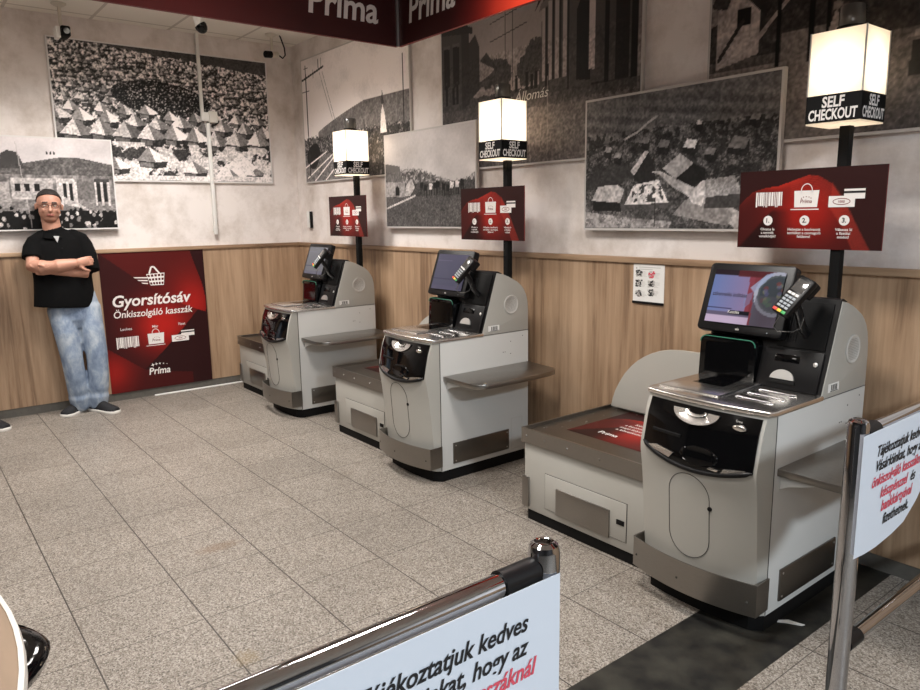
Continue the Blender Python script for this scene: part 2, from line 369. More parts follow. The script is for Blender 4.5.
# pictures: painted into a fine grid's colour attribute ---------------------
class Canvas:
    def __init__(s, w, h, res, base=(.5, .5, .5), seed=1):
        s.nx, s.ny = max(2, int(w/res)), max(2, int(h/res)); s.w, s.h = w, h
        s.rng = np.random.default_rng(seed)
        u, v = np.meshgrid(np.linspace(0, 1, s.nx), np.linspace(0, 1, s.ny)); s.u, s.v = u, v
        s.a = np.ones((s.ny, s.nx, 3))*np.array(base); s.sky = None; s.gain = 1.
    def noise(s, fx, fy, octs=3):
        out = np.zeros_like(s.u); amp = 1; tot = 0
        for o in range(octs):
            gx, gy = int(fx*2**o)+2, int(fy*2**o)+2; g = s.rng.random((gy, gx))
            x = s.u*(gx-1.001); y = s.v*(gy-1.001); i = x.astype(int); j = y.astype(int); fx_, fy_ = x-i, y-j
            fx_ = fx_*fx_*(3-2*fx_); fy_ = fy_*fy_*(3-2*fy_)
            out += amp*((g[j, i]*(1-fx_)+g[j, i+1]*fx_)*(1-fy_)+(g[j+1, i]*(1-fx_)+g[j+1, i+1]*fx_)*fy_); tot += amp; amp *= .6
        return out/tot
    def put(s, mask, val, k=1.):
        mask = np.clip(mask.astype(float), 0, 1)[..., None]*k
        if np.ndim(val) == 2: val = val[..., None]*np.ones(3)
        s.a = s.a*(1-mask)+np.array(val)*mask
    def poly(s, pts, val, k=1.):
        inside = np.zeros_like(s.u, bool); n = len(pts)
        for i in range(n):
            (x0, y0), (x1, y1) = pts[i], pts[(i+1) % n]
            if y0 == y1: continue
            c = ((s.v > y0) != (s.v > y1)) & (s.u < (x1-x0)*(s.v-y0)/(y1-y0)+x0); inside ^= c
        s.put(inside, val, k)
    def line(s, pts, wd, val, k=1.):
        asp = s.h/s.w; m = np.zeros_like(s.u, bool)
        for (x0, y0), (x1, y1) in zip(pts, pts[1:]):
            dx, dy = x1-x0, (y1-y0)*asp; L = dx*dx+dy*dy+1e-12
            t = np.clip(((s.u-x0)*dx+(s.v-y0)*asp*dy)/L, 0, 1)
            m |= ((s.u-x0-t*dx)**2+((s.v-y0)*asp-t*dy)**2) < (wd/2)**2
        s.put(m, val, k)
    def disc(s, x, y, r, val, k=1., sy=1.):
        asp = s.h/s.w; s.put(((s.u-x)**2+((s.v-y)*asp/sy)**2) < r*r, val, k)
    def house(s, x, y, w, h, wall=.78, roof=.42, flip=1):
        """a gabled house: lit gable end and a receding roof"""
        g = [.0, .0, .0]; a = w*.42*flip
        s.poly([(x, y), (x+a, y), (x+a, y+h*.5), (x+a/2, y+h), (x, y+h*.5)], (wall,)*3)
        s.poly([(x+a/2, y+h), (x+a, y+h*.5), (x+w*flip, y+h*.52), (x+w*flip-a/2, y+h*.98)], (roof,)*3)
        s.poly([(x+a, y), (x+w*flip, y+h*.06), (x+w*flip, y+h*.52), (x+a, y+h*.5)], (wall*.6,)*3)
        s.poly([(x+a*.35, y+h*.15), (x+a*.6, y+h*.15), (x+a*.6, y+h*.4), (x+a*.35, y+h*.4)], (.15,)*3)
    def hip(s, x, y, w, h, g=.85, fl=0):
        """hipped roof seen from above: a lit slope, a greyer slope, a dark eave and wall"""
        a, b_ = (g, g*.55) if not fl else (g*.55, g)
        s.poly([(x-w*.5, y+h*.1), (x-w*.1, y+h), (x+w*.08, y), (x-w*.3, y-h*.1)], (a,)*3)
        s.poly([(x-w*.1, y+h), (x+w*.5, y+h*.25), (x+w*.42, y+h*.05), (x+w*.08, y)], (b_,)*3)
        s.poly([(x-w*.45, y+h*.1), (x+w*.08, y), (x+w*.46, y+h*.1), (x+w*.40, y-h*.3), (x+w*.06, y-h*.42), (x-w*.4, y-h*.3)], (.12,)*3, .85)
        s.poly([(x-w*.38, y), (x+w*.02, y-h*.06), (x+w*.02, y-h*.34), (x-w*.38, y-h*.26)], (.5*g,)*3, .9)
    def mesh(s, name, org, right, up, m, parent, origin, tint=None, normal=.0):
        a = s.a
        if tint is not None: a = a*np.array(tint)
        a = np.clip(a, 0, 1)
        L = np.where(a <= .04045, a/12.92, ((a+.055)/1.055)**2.4)
        right, up, org = np.array(right, float), np.array(up, float), np.array(org, float)-np.array(origin, float)
        n = np.cross(right, up)
        V = org+s.u[..., None]*s.w*right+s.v[..., None]*s.h*up+n*normal
        return grid_mesh(name, V, L, m, parent)
def grid_mesh(name, V, colors, m, parent):
    ny, nx = V.shape[:2]
    me = bpy.data.meshes.new(name)
    i = np.arange(nx*ny).reshape(ny, nx)
    q = np.stack([i[:-1, :-1], i[:-1, 1:], i[1:, 1:], i[1:, :-1]], -1).reshape(-1, 4)
    me.vertices.add(nx*ny); me.vertices.foreach_set('co', V.reshape(-1).astype(np.float32))
    me.loops.add(q.size); me.loops.foreach_set('vertex_index', q.reshape(-1).astype(np.int32))
    me.polygons.add(len(q)); me.polygons.foreach_set('loop_start', np.arange(0, q.size, 4, dtype=np.int32))
    me.update(calc_edges=True); me.validate()
    if colors is not None:
        at = me.color_attributes.new('art', 'FLOAT_COLOR', 'POINT')
        at.data.foreach_set('color', np.concatenate([colors, np.ones(colors.shape[:2]+(1,))], -1).reshape(-1).astype(np.float32))
    me.materials.append(m)
    o = bpy.data.objects.new(name, me); COL.objects.link(o)
    if parent is not None: o.parent = parent
    return o

X, Y, Z = (1, 0, 0), (0, 1, 0), (0, 0, 1)

# ------------------------------------------------------------------ the room
XE, YE = 12.6, -8.0
BM().box(-.1, XE, YE, .1, -.1, 0).out('floor', M['floor'], smooth=None, kind='structure')
BM().box(-.1, XE, YE, .1, CEIL, CEIL+.1).out('ceiling', M['ceiling'], smooth=None, kind='structure')
BM().box(-.15, 0, YE, .15, 0, CEIL).out('wall_left', M['plaster'], smooth=None, kind='structure')
BM().box(0, XE, 0, .15, 0, CEIL).out('wall_right', M['plaster'], smooth=None, kind='structure')
BM().box(XE, XE+.15, YE, .15, 0, CEIL).out('wall_back', M['storewall'], smooth=None, kind='structure')
BM().box(-.15, XE+.15, YE-.15, YE, 0, CEIL).out('wall_front', M['storewall'], smooth=None, kind='structure')
o = BM().box(0, .02, YE, -.02, .07, 1.268).out('trim_1', M['wood'], smooth=None, kind='structure')
o = BM().box(0, XE, -.02, 0, .07, 1.268).out('trim_2', M['wood'], smooth=None, kind='structure')
BM().box(0, .034, YE, -.034, 1.268, 1.30, bev=.003).out('trim_3', M['wood_cap'], kind='structure')
BM().box(0, XE, -.034, 0, 1.268, 1.30, bev=.003).out('trim_4', M['wood_cap'], kind='structure')
BM().box(0, .016, YE, -.016, 0, .07).out('baseboard_left', M['stone'], smooth=None, kind='structure')
BM().box(0, XE, -.016, 0, 0, .07).out('baseboard_right', M['stone'], smooth=None, kind='structure')

for k, (x, y, p_, c_, place) in enumerate(FITTINGS):
    t = empty('ceiling_light', (x, y, CEIL-.02), 'square ceiling light panel '+place, 'ceiling light', 'square ceiling lights')
    og = (x, y, CEIL-.02); b = BM()
    for a in (-1, 1):
        b.box(x+a*.29-.012, x+a*.29+.012, y-.3, y+.3, CEIL-.02, CEIL-.0005); b.box(x-.278, x+.278, y+a*.29-.012, y+a*.29+.012, CEIL-.02, CEIL-.0005)
    b.out('frame', M['white'], t, og, None)
    BM().box(x-.277, x+.277, y-.277, y+.277, CEIL-.012, CEIL-.004).out('diffuser', M['fit'], t, og, None)

# ------------------------------------------------------------------ wall photographs
def photo_panel(cv, wall, a0, z0, label, edge='frame', out=.022, tint=(1, .965, .955), bw=.012):
    """cv: a canvas; wall 'L' (x=0) or 'R' (y=0); a0 is the left end seen from the room"""
    w_, h_ = cv.w, cv.h; inn = .0005 if out < .03 else .0245
    if wall == 'L':
        org = (out+.001, a0, z0); right, up = Y, Z; og = (0, a0+w_/2, z0)
        bx = (inn, out, a0-bw, a0+w_+bw, z0-bw, z0+h_+bw)
    else:
        org = (a0, -out-.001, z0); right, up = X, Z; og = (a0+w_/2, 0, z0)
        bx = (a0-bw, a0+w_+bw, -out, -inn, z0-bw, z0+h_+bw)
    t = empty('photo_panel', og, label, 'wall picture', 'black and white photo panels on the walls')
    BM().box(*bx).out('board', M[edge], t, og, None)
    g = cv.noise(w_*95, h_*95, 1); g2 = cv.noise(w_*34, h_*34, 3); g3 = cv.noise(5, 4, 2)
    k = 1 if cv.sky is None else np.where(cv.sky, .12, 1)
    cv.a = cv.a*((1+k*(.36*(g-.5)+.34*(g2-.5)))*(.9+.2*g3))[..., None]*cv.gain; cv.a = np.clip(cv.a, 0, 1)**1.06
    cv.mesh('print', org, right, up, M['art'], t, og, tint=tint)
    return t
RES = .0062
# town of many roofs (left wall, large)
c = Canvas(1.774, 1.071, RES, seed=3)
n = c.noise(100, 60, 3); n2 = c.noise(190, 115, 2); n3 = c.noise(14, 9, 3); c.gain = 1.15
c.a[:] = (.14+.9*np.clip((n-.36)*3.0, 0, 1)*(.45+.8*n2))[..., None]
c.put((c.v > 1.02-.13*c.u+.03*(n3-.5)), .20+.12*c.noise(20, 6, 3))
for rr, (x0, x1) in ((.90, (.0, .6)), (.82, (.0, .98)), (.74, (.02, .98)), (.66, (.02, .98)), (.58, (.02, .98))):
    for k in range(36):
        x = c.rng.uniform(x0, x1); y = rr+c.rng.uniform(-.05, .04); s = .018+.05*(1-rr)
        c.hip(x, y, s*1.3, s*1.1, c.rng.uniform(.5, .92))
e = ((c.u-.47)/.23)**2+((c.v-.63+.12*(c.u-.47))/.13)**2
c.put((e < 1), .07+.55*np.clip((n2-.56)*3.2, 0, 1))
for k in range(80):
    x, y = c.rng.uniform(.3, .66), c.rng.uniform(.54, .72)
    if ((x-.47)/.2)**2+((y-.63)/.11)**2 < 1: c.disc(x, y, .0035, (.75,)*3, .8)
for row, (y, s) in enumerate(((.50, .085), (.42, .11), (.32, .14))):
    for k in range(10):
        x = -.03+k*.108+.04*(row % 2)+c.rng.uniform(-.01, .01)
        c.hip(x, y+c.rng.uniform(-.015, .02)-.05*(k/12), s*c.rng.uniform(.8, 1.1), s*.9, c.rng.uniform(.66, 1.0), c.rng.choice([0, 1]))
c.put((c.v < .29) & (n3 > .5), .75+.2*n2, .8); c.put((c.v < .25) & (n3 < .42), .10+.2*n2, .9)
for x, y, s in ((.05, .1, .13), (.24, .08, .12), (.40, .14, .15), (.60, .06, .13), (.78, .02, .17), (.90, .05, .12)):
    c.hip(x, y, s, s*.8, .9, 1 if x < .5 else 0)
c.poly([(.76, .13), (.84, .24), (.92, .12), (.84, .02)], (.9,)*3); c.poly([(0, 0), (1, 0), (1, .045), (0, .03)], (.8,)*3)
photo_panel(c, 'L', -2.047, 1.868, 'large black and white town panorama of tiled roofs, high beside the room corner', 'whiteframe')
# ruins and crowd (left wall, low)
c = Canvas(1.111, 0.695, RES, (.86, .86, .87), seed=5)
c.sky = c.v > .87
hill = .70+.10*np.exp(-((c.u-.72)/.25)**2)-.06*np.exp(-((c.u-.2)/.1)**2)
n = c.noise(70, 40, 3); n2 = c.noise(30, 12, 3)
c.sky = c.v > hill; c.put(c.v < hill, .24+.32*n)
c.poly([(.28, .66), (.30, .82), (.34, .86), (.40, .84), (.43, .70), (.5, .66)], (.3,)*3)
c.put((c.v < .60), .42+.5*np.clip(n2-.3, 0, 1)); c.put((c.v < .30), .40+.3*n)
for x0, x1, y0, y1, g in ((.34, .60, .33, .56, .74), (.62, .74, .28, .56, .82), (.87, .97, .30, .56, .3), (.76, .86, .33, .54, .5), (.0, .33, .3, .52, .66)):
    c.poly([(x0, y0), (x1, y0), (x1, y1), (x0, y1)], (g,)*3)
for x in (.36, .42, .48): c.poly([(x, .42), (x+.035, .42), (x+.035, .5), (x, .5)], (.14,)*3)
for x in (.66, .70, .885, .925): c.poly([(x, .30), (x+.022, .30), (x+.022, .51), (x, .51)], (.16,)*3)
for x in (.64, .685, .74, .87, .91, .955): c.poly([(x, .26), (x+.012, .26), (x+.012, .53), (x, .53)], (.85,)*3)
c.poly([(.62, .3), (.78, .22), (.80, .24), (.66, .36)], (.8,)*3)
c.put(c.v < .20, .10)
for k in range(150):
    x, y = c.rng.random(), c.rng.uniform(.0, .25); g = c.rng.choice([.08, .12, .55, .8])
    c.disc(x, y, .011, (g,)*3, 1, 1.3)
for x in (.58, .605, .625): c.disc(x, .84, .006, (.15,)*3, 1, 2)
c.line([(.395, .95), (.44, .02)], .006, (.75,)*3, .8)
photo_panel(c, 'L', -2.784, 1.478, 'small black and white photo of ruins and a crowd behind the standing man', 'whiteframe', out=.05)
# railway and hill with a church
c = Canvas(1.733, 1.077, RES, seed=7)
n = c.noise(60, 36, 3); n2 = c.noise(160, 100, 2); n3 = c.noise(6, 4, 3)
c.a[:] = (.84-.06*c.v+.10*(n3-.5))[..., None]
hill = .36+.20*np.clip((c.u-.12)/.5, 0, 1)**.7-.0*c.u
c.sky = c.v > hill; c.gain = 1.25; c.put((c.v < hill) & (c.u > .16), .33+.14*n)
c.put((c.v < .36+.06*(n-.5)), .18+.7*np.clip((n2-.35)*1.6, 0, 1)*(.5+.5*n))
c.put((c.v < .20), .24+.30*n2); 
for x, r in ((.09, .062), (.12, .05), (.07, .05)): c.disc(x, .20+.03*(x > .1), r, (.12,)*3)
c.put((c.u > .56) & (c.v < .34) & (n > .38), .09+.25*n2)
for (a, b_) in (((.02, .03), (.30, .20)), ((.10, .0), (.34, .20)), ((.0, .12), (.24, .23)), ((.22, .0), (.42, .18))): c.line([a, b_], .007, (.86,)*3)
c.poly([(.76, .30), (.77, .44), (.785, .50), (.80, .44), (.815, .30)], (.85,)*3); c.poly([(.772, .50), (.785, .60), (.798, .50)], (.25,)*3)
c.line([(.05, .05), (.045, .95)], .010, (.16,)*3); c.line([(-.0, .84), (.24, .90)], .010, (.18,)*3)
c.line([(.0, .745), (.08, .745)], .005, (.2,)*3); c.line([(.03, .93), (.07, .93)], .006, (.2,)*3)
for x in (.13, .19, .22): c.line([(x, .90), (x, .97 if x > .15 else .84)], .006, (.2,)*3)
c.line([(.20, .86), (.34, .40)], .003, (.35,)*3); c.line([(.23, .86), (.36, .40)], .003, (.35,)*3)
for x, t in ((.955, .80), (.33, .42), (.62, .42)): c.line([(x, .1), (x, t)], .009 if x > .9 else .005, (.15,)*3)
photo_panel(c, 'R', 0.248, 1.866, 'black and white photo of rail tracks, poles and a hillside church, nearest the corner', 'frame')
# rocks and cattle in a field
c = Canvas(1.108, 0.689, RES, seed=11)
n = c.noise(60, 36, 3); n2 = c.noise(150, 90, 2)
c.a[:] = (.76+.06*c.noise(5, 4, 2))[..., None]
hill = .58+.12*np.sin(c.u*5.2+.6)*np.clip(c.u*1.3, .2, 1)+.10*(n-.5)
c.sky = c.v > hill; c.put(c.v < hill, .30+.55*np.clip((n-.38)*2.2, 0, 1))
c.put((c.v < .46) & (n > .45), .16+.25*n2)
c.poly([(.0, .32), (.24, .32), (.24, .48), (.2, .56), (.0, .60)], (.62,)*3); c.poly([(.0, .50), (.22, .48), (.18, .66), (.0, .70)], (.42,)*3)
c.poly([(.24, .33), (.30, .33), (.36, .42), (.32, .52), (.25, .44)], (.74,)*3); c.poly([(.12, .34), (.17, .34), (.17, .42), (.145, .45), (.12, .42)], (.1,)*3)
c.put(c.v < .33-.02*c.u, .22+.26*n2)
for k in range(10):
    x = .42+k*.048+c.rng.uniform(-.01, .01); y = .36+c.rng.uniform(0, .05); c.poly([(x, y), (x+.035, y), (x+.04, y+.06), (x, y+.07)], (c.rng.choice([.06, .1, .85]),)*3)
    c.line([(x+.01, y), (x+.01, y-.06)], .008, (.1,)*3); c.line([(x+.03, y), (x+.03, y-.06)], .008, (.1,)*3)
c.line([(.0, .20), (.36, .33)], .012, (.8,)*3)
photo_panel(c, 'R', 1.666, 1.458, 'small black and white photo of rocks and cattle, left of the middle red sign', 'frame', out=.05)
# old street with railway station
c = Canvas(1.713, 1.087, RES, seed=13)
n = c.noise(60, 36, 3); n2 = c.noise(160, 100, 2)
c.a[:] = (.50+.05*c.noise(5, 3, 2)+.10*np.exp(-((c.u-.42)/.2)**2))[..., None]; c.sky = c.v > .64
c.put(c.v < .40+.03*n, .20+.16*n2)
for x, h, r_ in ((.29, .60, .07), (.36, .57, .06), (.50, .57, .05), (.55, .64, .06)): c.put((((c.u-x)/r_)**2+((c.v-h+.06)/.09)**2 < .5+1.0*n), .19+.18*n2)
c.poly([(0, .26), (.175, .38), (.175, .80), (.0, .84)], (.27,)*3); c.poly([(0, .83), (.20, .79), (.20, .825), (.17, .84), (.15, .90), (.0, .97)], (.17,)*3); c.poly([(.13, .36), (.175, .385), (.175, .80), (.13, .80)], (.20,)*3)
for x in (.015, .075): c.poly([(x, .50), (x+.038, .515), (x+.038, .74), (x, .745)], (.12,)*3); c.poly([(x-.004, .745), (x+.042, .74), (x+.042, .76), (x-.004, .765)], (.33,)*3)
c.poly([(.175, .40), (.24, .46), (.24, .70), (.215, .78), (.175, .74)], (.22,)*3); c.poly([(.24, .50), (.30, .53), (.33, .56), (.28, .66), (.24, .62)], (.56,)*3); c.poly([(.24, .62), (.28, .66), (.345, .555), (.33, .55)], (.24,)*3)
c.poly([(.56, .41), (1, .30), (1, 1.02), (.66, 1.02), (.58, .86)], (.30,)*3); c.poly([(.555, .82), (.665, 1.02), (.62, 1.02), (.54, .80)], (.16,)*3); c.poly([(.56, .79), (.70, .86), (.70, .90), (.57, .83)], (.42,)*3)
for x, t in ((.575, .80), (.605, .83), (.64, .86), (.675, .88)): c.poly([(x, .43), (x+.017, .43), (x+.017, t), (x, t)], (.62,)*3); c.poly([(x+.017, .43), (x+.028, .43), (x+.028, t), (x+.017, t)], (.14,)*3)
c.poly([(.735, .40), (.80, .385), (.80, .74), (.785, .80), (.755, .80), (.735, .74)], (.10,)*3); c.poly([(.79, .44), (.815, .435), (.815, .78), (.79, .78)], (.74,)*3)
c.poly([(.90, .34), (.955, .33), (.955, .74), (.90, .74)], (.13,)*3); c.put((c.v < .42-.06*c.u) & (c.u > .80), .12+.12*n2)
for x, wd, g, y0 in ((.385, .006, .22, .44), (.425, .006, .22, .44), (.865, .020, .07, .20), (.975, .028, .08, .18), (.992, .010, .55, .2), (.70, .009, .14, .30)): c.line([(x, y0), (x, 1)], wd, (g,)*3)
for y in (.74, .84, .92): c.line([(.30, y-.03), (.50, y+.02)], .0035, (.26,)*3)
for x, h in ((.445, .10), (.50, .13), (.525, .11), (.545, .12), (.60, .15), (.03, .16), (.075, .14), (.10, .15)): c.poly([(x-.008, .40), (x+.009, .40), (x+.008, .40+h*.75), (x-.006, .40+h*.75)], (.08,)*3); c.disc(x, .40+h*.85, .006, (.2,)*3)
c.put((c.v < .36), .22+.20*n2, .75); c.put((c.v < .28+.05*n) & (c.u > .33), .33+.22*n2, .75); c.line([(.0, .12), (.40, .36)], .012, (.30,)*3, .6); c.line([(.52, .0), (.505, .22), (.52, .24)], .006, (.55,)*3, .8)
for x in (.345, .604): c.line([(x, 0), (x, .45)], .004, (.5,)*3)
st = photo_panel(c, 'R', 2.389, 1.851, 'dark black and white street scene with station building, above the middle red sign', 'frame', tint=(1, .93, .91))
b = bmesh.new(); add_text(b, 'pács Állomás', (2.955, -.0245, 2.225), X, Z, .082, width=.48, shear=.25, lift=.002)
flat_obj('lettering', b, M['inkpale'], st, st.location)
# village from the air
c = Canvas(1.127, 0.689, RES*.85, seed=17)
n = c.noise(50, 32, 3); n2 = c.noise(150, 90, 2); n3 = c.noise(22, 14, 3)
c.a[:] = (.16+.40*n2*(.4+n3)+.16*(n-.5))[..., None]; c.gain = 1.1
c.put((c.v > .80-.10*c.u+.10*(n3-.5)) | ((c.u < .42) & (c.v > .62+.3*c.u)), .40+.05*np.sin(c.v*70+c.u*16)+.16*(n2-.5)+.10*(n-.5))
c.put((c.v > .90), .36+.08*n, .6)
c.put((c.v < .74) & (c.v > .30) & (n3+.5*(n-.5) < .48), .10+.18*n2, .9); c.put((c.v < .66) & (n > .60), .13, .6)
c.poly([(.0, .38), (.06, .46), (.2, .52), (.30, .46), (.30, .38), (.0, .30)], (.24,)*3, .8)
c.line([(.24, .68), (.31, .72), (.38, .79), (.42, .82)], .010, (.66,)*3)
for x, y, w_, g in ((.46, .60, .07, .44), (.60, .58, .075, .80), (.83, .55, .10, .45), (.64, .73, .035, .8), (.70, .52, .06, .5), (.14, .60, .05, .62), (.20, .55, .05, .6), (.90, .72, .05, .5), (.36, .64, .05, .5)):
    c.poly([(x-w_*.5, y), (x-w_*.2, y+w_*.75), (x+w_*.5, y+w_*.5), (x+w_*.3, y-w_*.2)], (g,)*3, .95); c.poly([(x-w_*.5, y), (x+w_*.3, y-w_*.2), (x+w_*.5, y+w_*.5), (x+w_*.5, y-.04), (x+w_*.28, y-.07), (x-w_*.48, y-.04)], (.12,)*3, .8)
c.poly([(.33, .46), (.30, .40), (.28, .44), (.36, .58), (.38, .57)], (.72,)*3); c.poly([(.30, .40), (.38, .57), (.42, .44), (.42, .36), (.30, .36)], (.16,)*3)
c.poly([(.46, .44), (.55, .54), (.62, .46), (.53, .36)], (.66,)*3); c.poly([(.55, .54), (.62, .46), (.68, .42), (.61, .50)], (.26,)*3); c.poly([(.53, .36), (.62, .46), (.68, .42), (.68, .34), (.58, .28)], (.14,)*3)
c.poly([(.40, .42), (.44, .40), (.52, .30), (.66, .18), (.82, .02), (.84, -.02), (1.02, -.02), (.92, .06), (.70, .24), (.56, .34), (.45, .42)], (.68,)*3); c.poly([(.58, .20), (.70, .26), (.82, .10), (.80, .02), (.52, .10)], (.52,)*3, .9)
c.poly([(.24, .16), (.30, .33), (.44, .36), (.50, .18)], (.82,)*3); c.put((c.u > .29) & (c.u < .47) & (c.v > .20) & (c.v < .33) & (n > .55), .28); c.poly([(.22, .14), (.51, .15), (.51, .19), (.24, .18)], (.30,)*3)
c.poly([(.05, .14), (.23, .13), (.23, .22), (.05, .22)], (.13,)*3); c.poly([(.04, .22), (.22, .20), (.245, .30), (.20, .34), (.08, .33)], (.66,)*3); c.poly([(.22, .20), (.245, .30), (.25, .18), (.23, .13)], (.3,)*3)
c.poly([(.60, .24), (.66, .33), (.68, .34), (.69, .26), (.67, .16), (.62, .18)], (.70,)*3); c.poly([(.68, .34), (.82, .36), (.86, .24), (.69, .22)], (.52,)*3); c.put((c.u > .69) & (c.u < .84) & (c.v > .23) & (c.v < .35) & (n2 > .55), .66, .7); c.poly([(.69, .22), (.86, .24), (.85, .14), (.68, .14)], (.26,)*3)
c.poly([(.86, .10), (1, .16), (1, .40), (.90, .34)], (.12,)*3, .8)
c.poly([(0, .13), (.12, .11), (.36, .07), (.52, .05), (.5, .0), (.0, .0)], (.64,)*3, .85); c.put((c.v < .11) & (n > .55) & (c.u < .5), .40, .8); c.line([(.425, .02), (.425, .22)], .006, (.15,)*3)
photo_panel(c, 'R', 3.762, 1.455, 'black and white aerial view of a village road, between the middle and nearest lamps', 'frame', out=.05)
# white gabled house and people
c = Canvas(1.609, 1.082, RES, seed=19)
n = c.noise(60, 36, 3); n2 = c.noise(160, 100, 2); n3 = c.noise(12, 9, 3)
c.a[:] = (.16+.28*n2*n)[..., None]
c.put((c.v > .5+.5*c.u) | ((c.v > .62) & (c.u < .20)), .55)
c.put((c.v < .35), .24+.22*n2); c.put((c.v < .42) & (c.u > .22) & (c.u < .4), .40+.15*n2)
c.poly([(.02, .32), (.155, .36), (.155, .54), (.085, .66), (.02, .55)], (.66,)*3); c.poly([(.085, .68), (.02, .66), (.0, .58), (.05, .56)], (.25,)*3)
c.poly([(.08, .68), (.19, .54), (.17, .50), (.08, .64)], (.16,)*3); c.poly([(.085, .48), (.125, .48), (.125, .55), (.085, .55)], (.08,)*3)
c.line([(.03, .36), (.10, .50)], .012, (.2,)*3); c.line([(.15, .42), (.24, .56)], .012, (.6,)*3)
c.put((c.v < .31) & (c.u < .24), .52+.1*n2)
for x in (.30, .345, .21): c.line([(x, .3), (x, 1)], .014, (.06,)*3)
c.poly([(.60, .55), (.75, .55), (.75, .95), (.60, .95)], (.55,)*3); c.poly([(.52, .6), (.6, .6), (.6, 1), (.5, 1)], (.07,)*3)
for k in range(11):
    x = .56+k*.038; h = c.rng.uniform(.30, .36); g = c.rng.choice([.12, .5, .66])
    c.poly([(x-.016, .18), (x+.018, .18), (x+.012, h-.02), (x-.01, h-.02)], (g,)*3); c.disc(x, h, .009, (.55,)*3)
c.poly([(.33, .32), (.39, .30), (.39, .44), (.36, .46)], (.62,)*3); c.disc(.365, .48, .012, (.5,)*3)
photo_panel(c, 'R', 4.508, 1.848, 'black and white photo of a white gabled house and villagers, behind the nearest lamp', 'frame', tint=(1, .93, .90))

# ------------------------------------------------------------------ printed red boards
def wave_art(cv, seed=0, lines=True):
    """deep red ground with a glowing swoosh and fine contour lines"""
    u, v = cv.u, cv.v
    d = np.array((.17, .062, .060)); r = np.array((.46, .075, .06)); o = np.array((.80, .16, .10))
    g = np.exp(-(((u-.50)/.24)**2+((v-.50)/.42)**2))
    top = np.interp(u, [0, .1, .2, .3, .4, .5, .57, .66, .75, .85, .93, 1], [.56, .73, .78, .80, .86, .915, .90, .80, .58, .24, -.02, -.3])
    ins = v < top
    cv.a = np.ones(u.shape+(3,))*d
    k = np.where(ins, .30+.85*g, .02)
    edge = np.exp(-np.clip(top-v, 0, 9)/.06)*ins
    cv.a = cv.a+(r-d)*np.clip(k, 0, 1)[..., None]+(o-r)*(.95*edge*np.exp(-((u-.30)/.24)**2)+.42*g*ins)[..., None]
    dark = np.clip((np.minimum(2.0*u, .62)-v)/.05, 0, 1)*np.clip(1-(u-.24)/.17, 0, 1)*np.clip((.52-v)/.06, 0, 1); cv.a = cv.a*(1-.5*dark[..., None])
    if lines:
        for q in range(9):
            cv.put((np.abs(v-top+.026*q+.04*(u-.45)*q) < .006+.02*(u > .66)) & (u > .38), (.74, .24, .18), .32)
def icon_barcode(b, x0, x1, y0, y1, F):
    rg = np.random.default_rng(5); x = x0; s = (x1-x0)
    while x < x1:
        wd = s*rg.choice([.02, .035, .06, .075]); flat_rect(b, x, min(x+wd, x1), y0+(0 if rg.random() < .8 else -.1*(y1-y0)), y1, *F); x += wd+s*rg.choice([.012, .025])
def icon_bag(b, x0, x1, y0, y1, F, mi2):
    w_ = x1-x0; h = y1-y0
    flat_poly(b, [(x0+.03*w_, y0), (x1-.05*w_, y0), (x1, y1), (x0, y1)], *F)
    flat_ring(b, (x0+x1)/2, y1-.02*h, w_*.22, h*.42, w_*.035, *F, a0=-20, a1=200, n=18)
    flat_rect(b, x0-.12*w_, x1+.02*w_, y0-.16*h, y0-.10*h, *F)
    O, r_, u_ = F
    add_text(b, 'Príma', Vector(O)+Vector(r_)*(x0+w_/2)+Vector(u_)*(y0+.25*h), r_, u_, h*.32, align='c', lift=.0018, mi=mi2, bold=.01, shear=.15)
    for k in range(5):
        t = R(150-30*k); flat_disc(b, x0+w_*.5+w_*.22*math.cos(t), y0+.45*h+h*.18*math.sin(t), w_*.022, *F, lift=.0018, mi=mi2, n=8)
def icon_card(b, x0, x1, y0, y1, F, mi2, mi3):
    w_ = x1-x0; h = y1-y0
    xa, ya = x0+.42*w_, y0+.45*h
    flat_rect(b, xa, x1, ya, y1, *F); flat_rect(b, xa, x1, y1-.24*h, y1-.12*h, *F, lift=.0016, mi=mi3)
    flat_rect(b, x0, x0+.74*w_, y0, y0+.62*h, *F, lift=.002)
    flat_ring(b, x0+.37*w_, y0+.31*h, .24*w_, .17*h, .02*w_, *F, lift=.0026, mi=mi2)
    O, r_, u_ = F
    add_text(b, '1000', Vector(O)+Vector(r_)*(x0+.37*w_)+Vector(u_)*(y0+.24*h), r_, u_, h*.2, align='c', lift=.0026, mi=mi2, bold=.01)
def brand_stars(b, x0, x1, y, r, F):
    for k in range(5):
        t = k/4; cx = x0+(x1-x0)*t; cy = y+.35*(x1-x0)*.5*math.sin(math.pi*(.25+.6*t)); rr = r*(1-.16*k)
        P = []
        for i in range(8):
            a = R(45*i+15); q = rr if i % 2 == 0 else rr*.38; P.append((cx+q*math.cos(a), cy+q*math.sin(a)))
        flat_poly(b, P, *F)

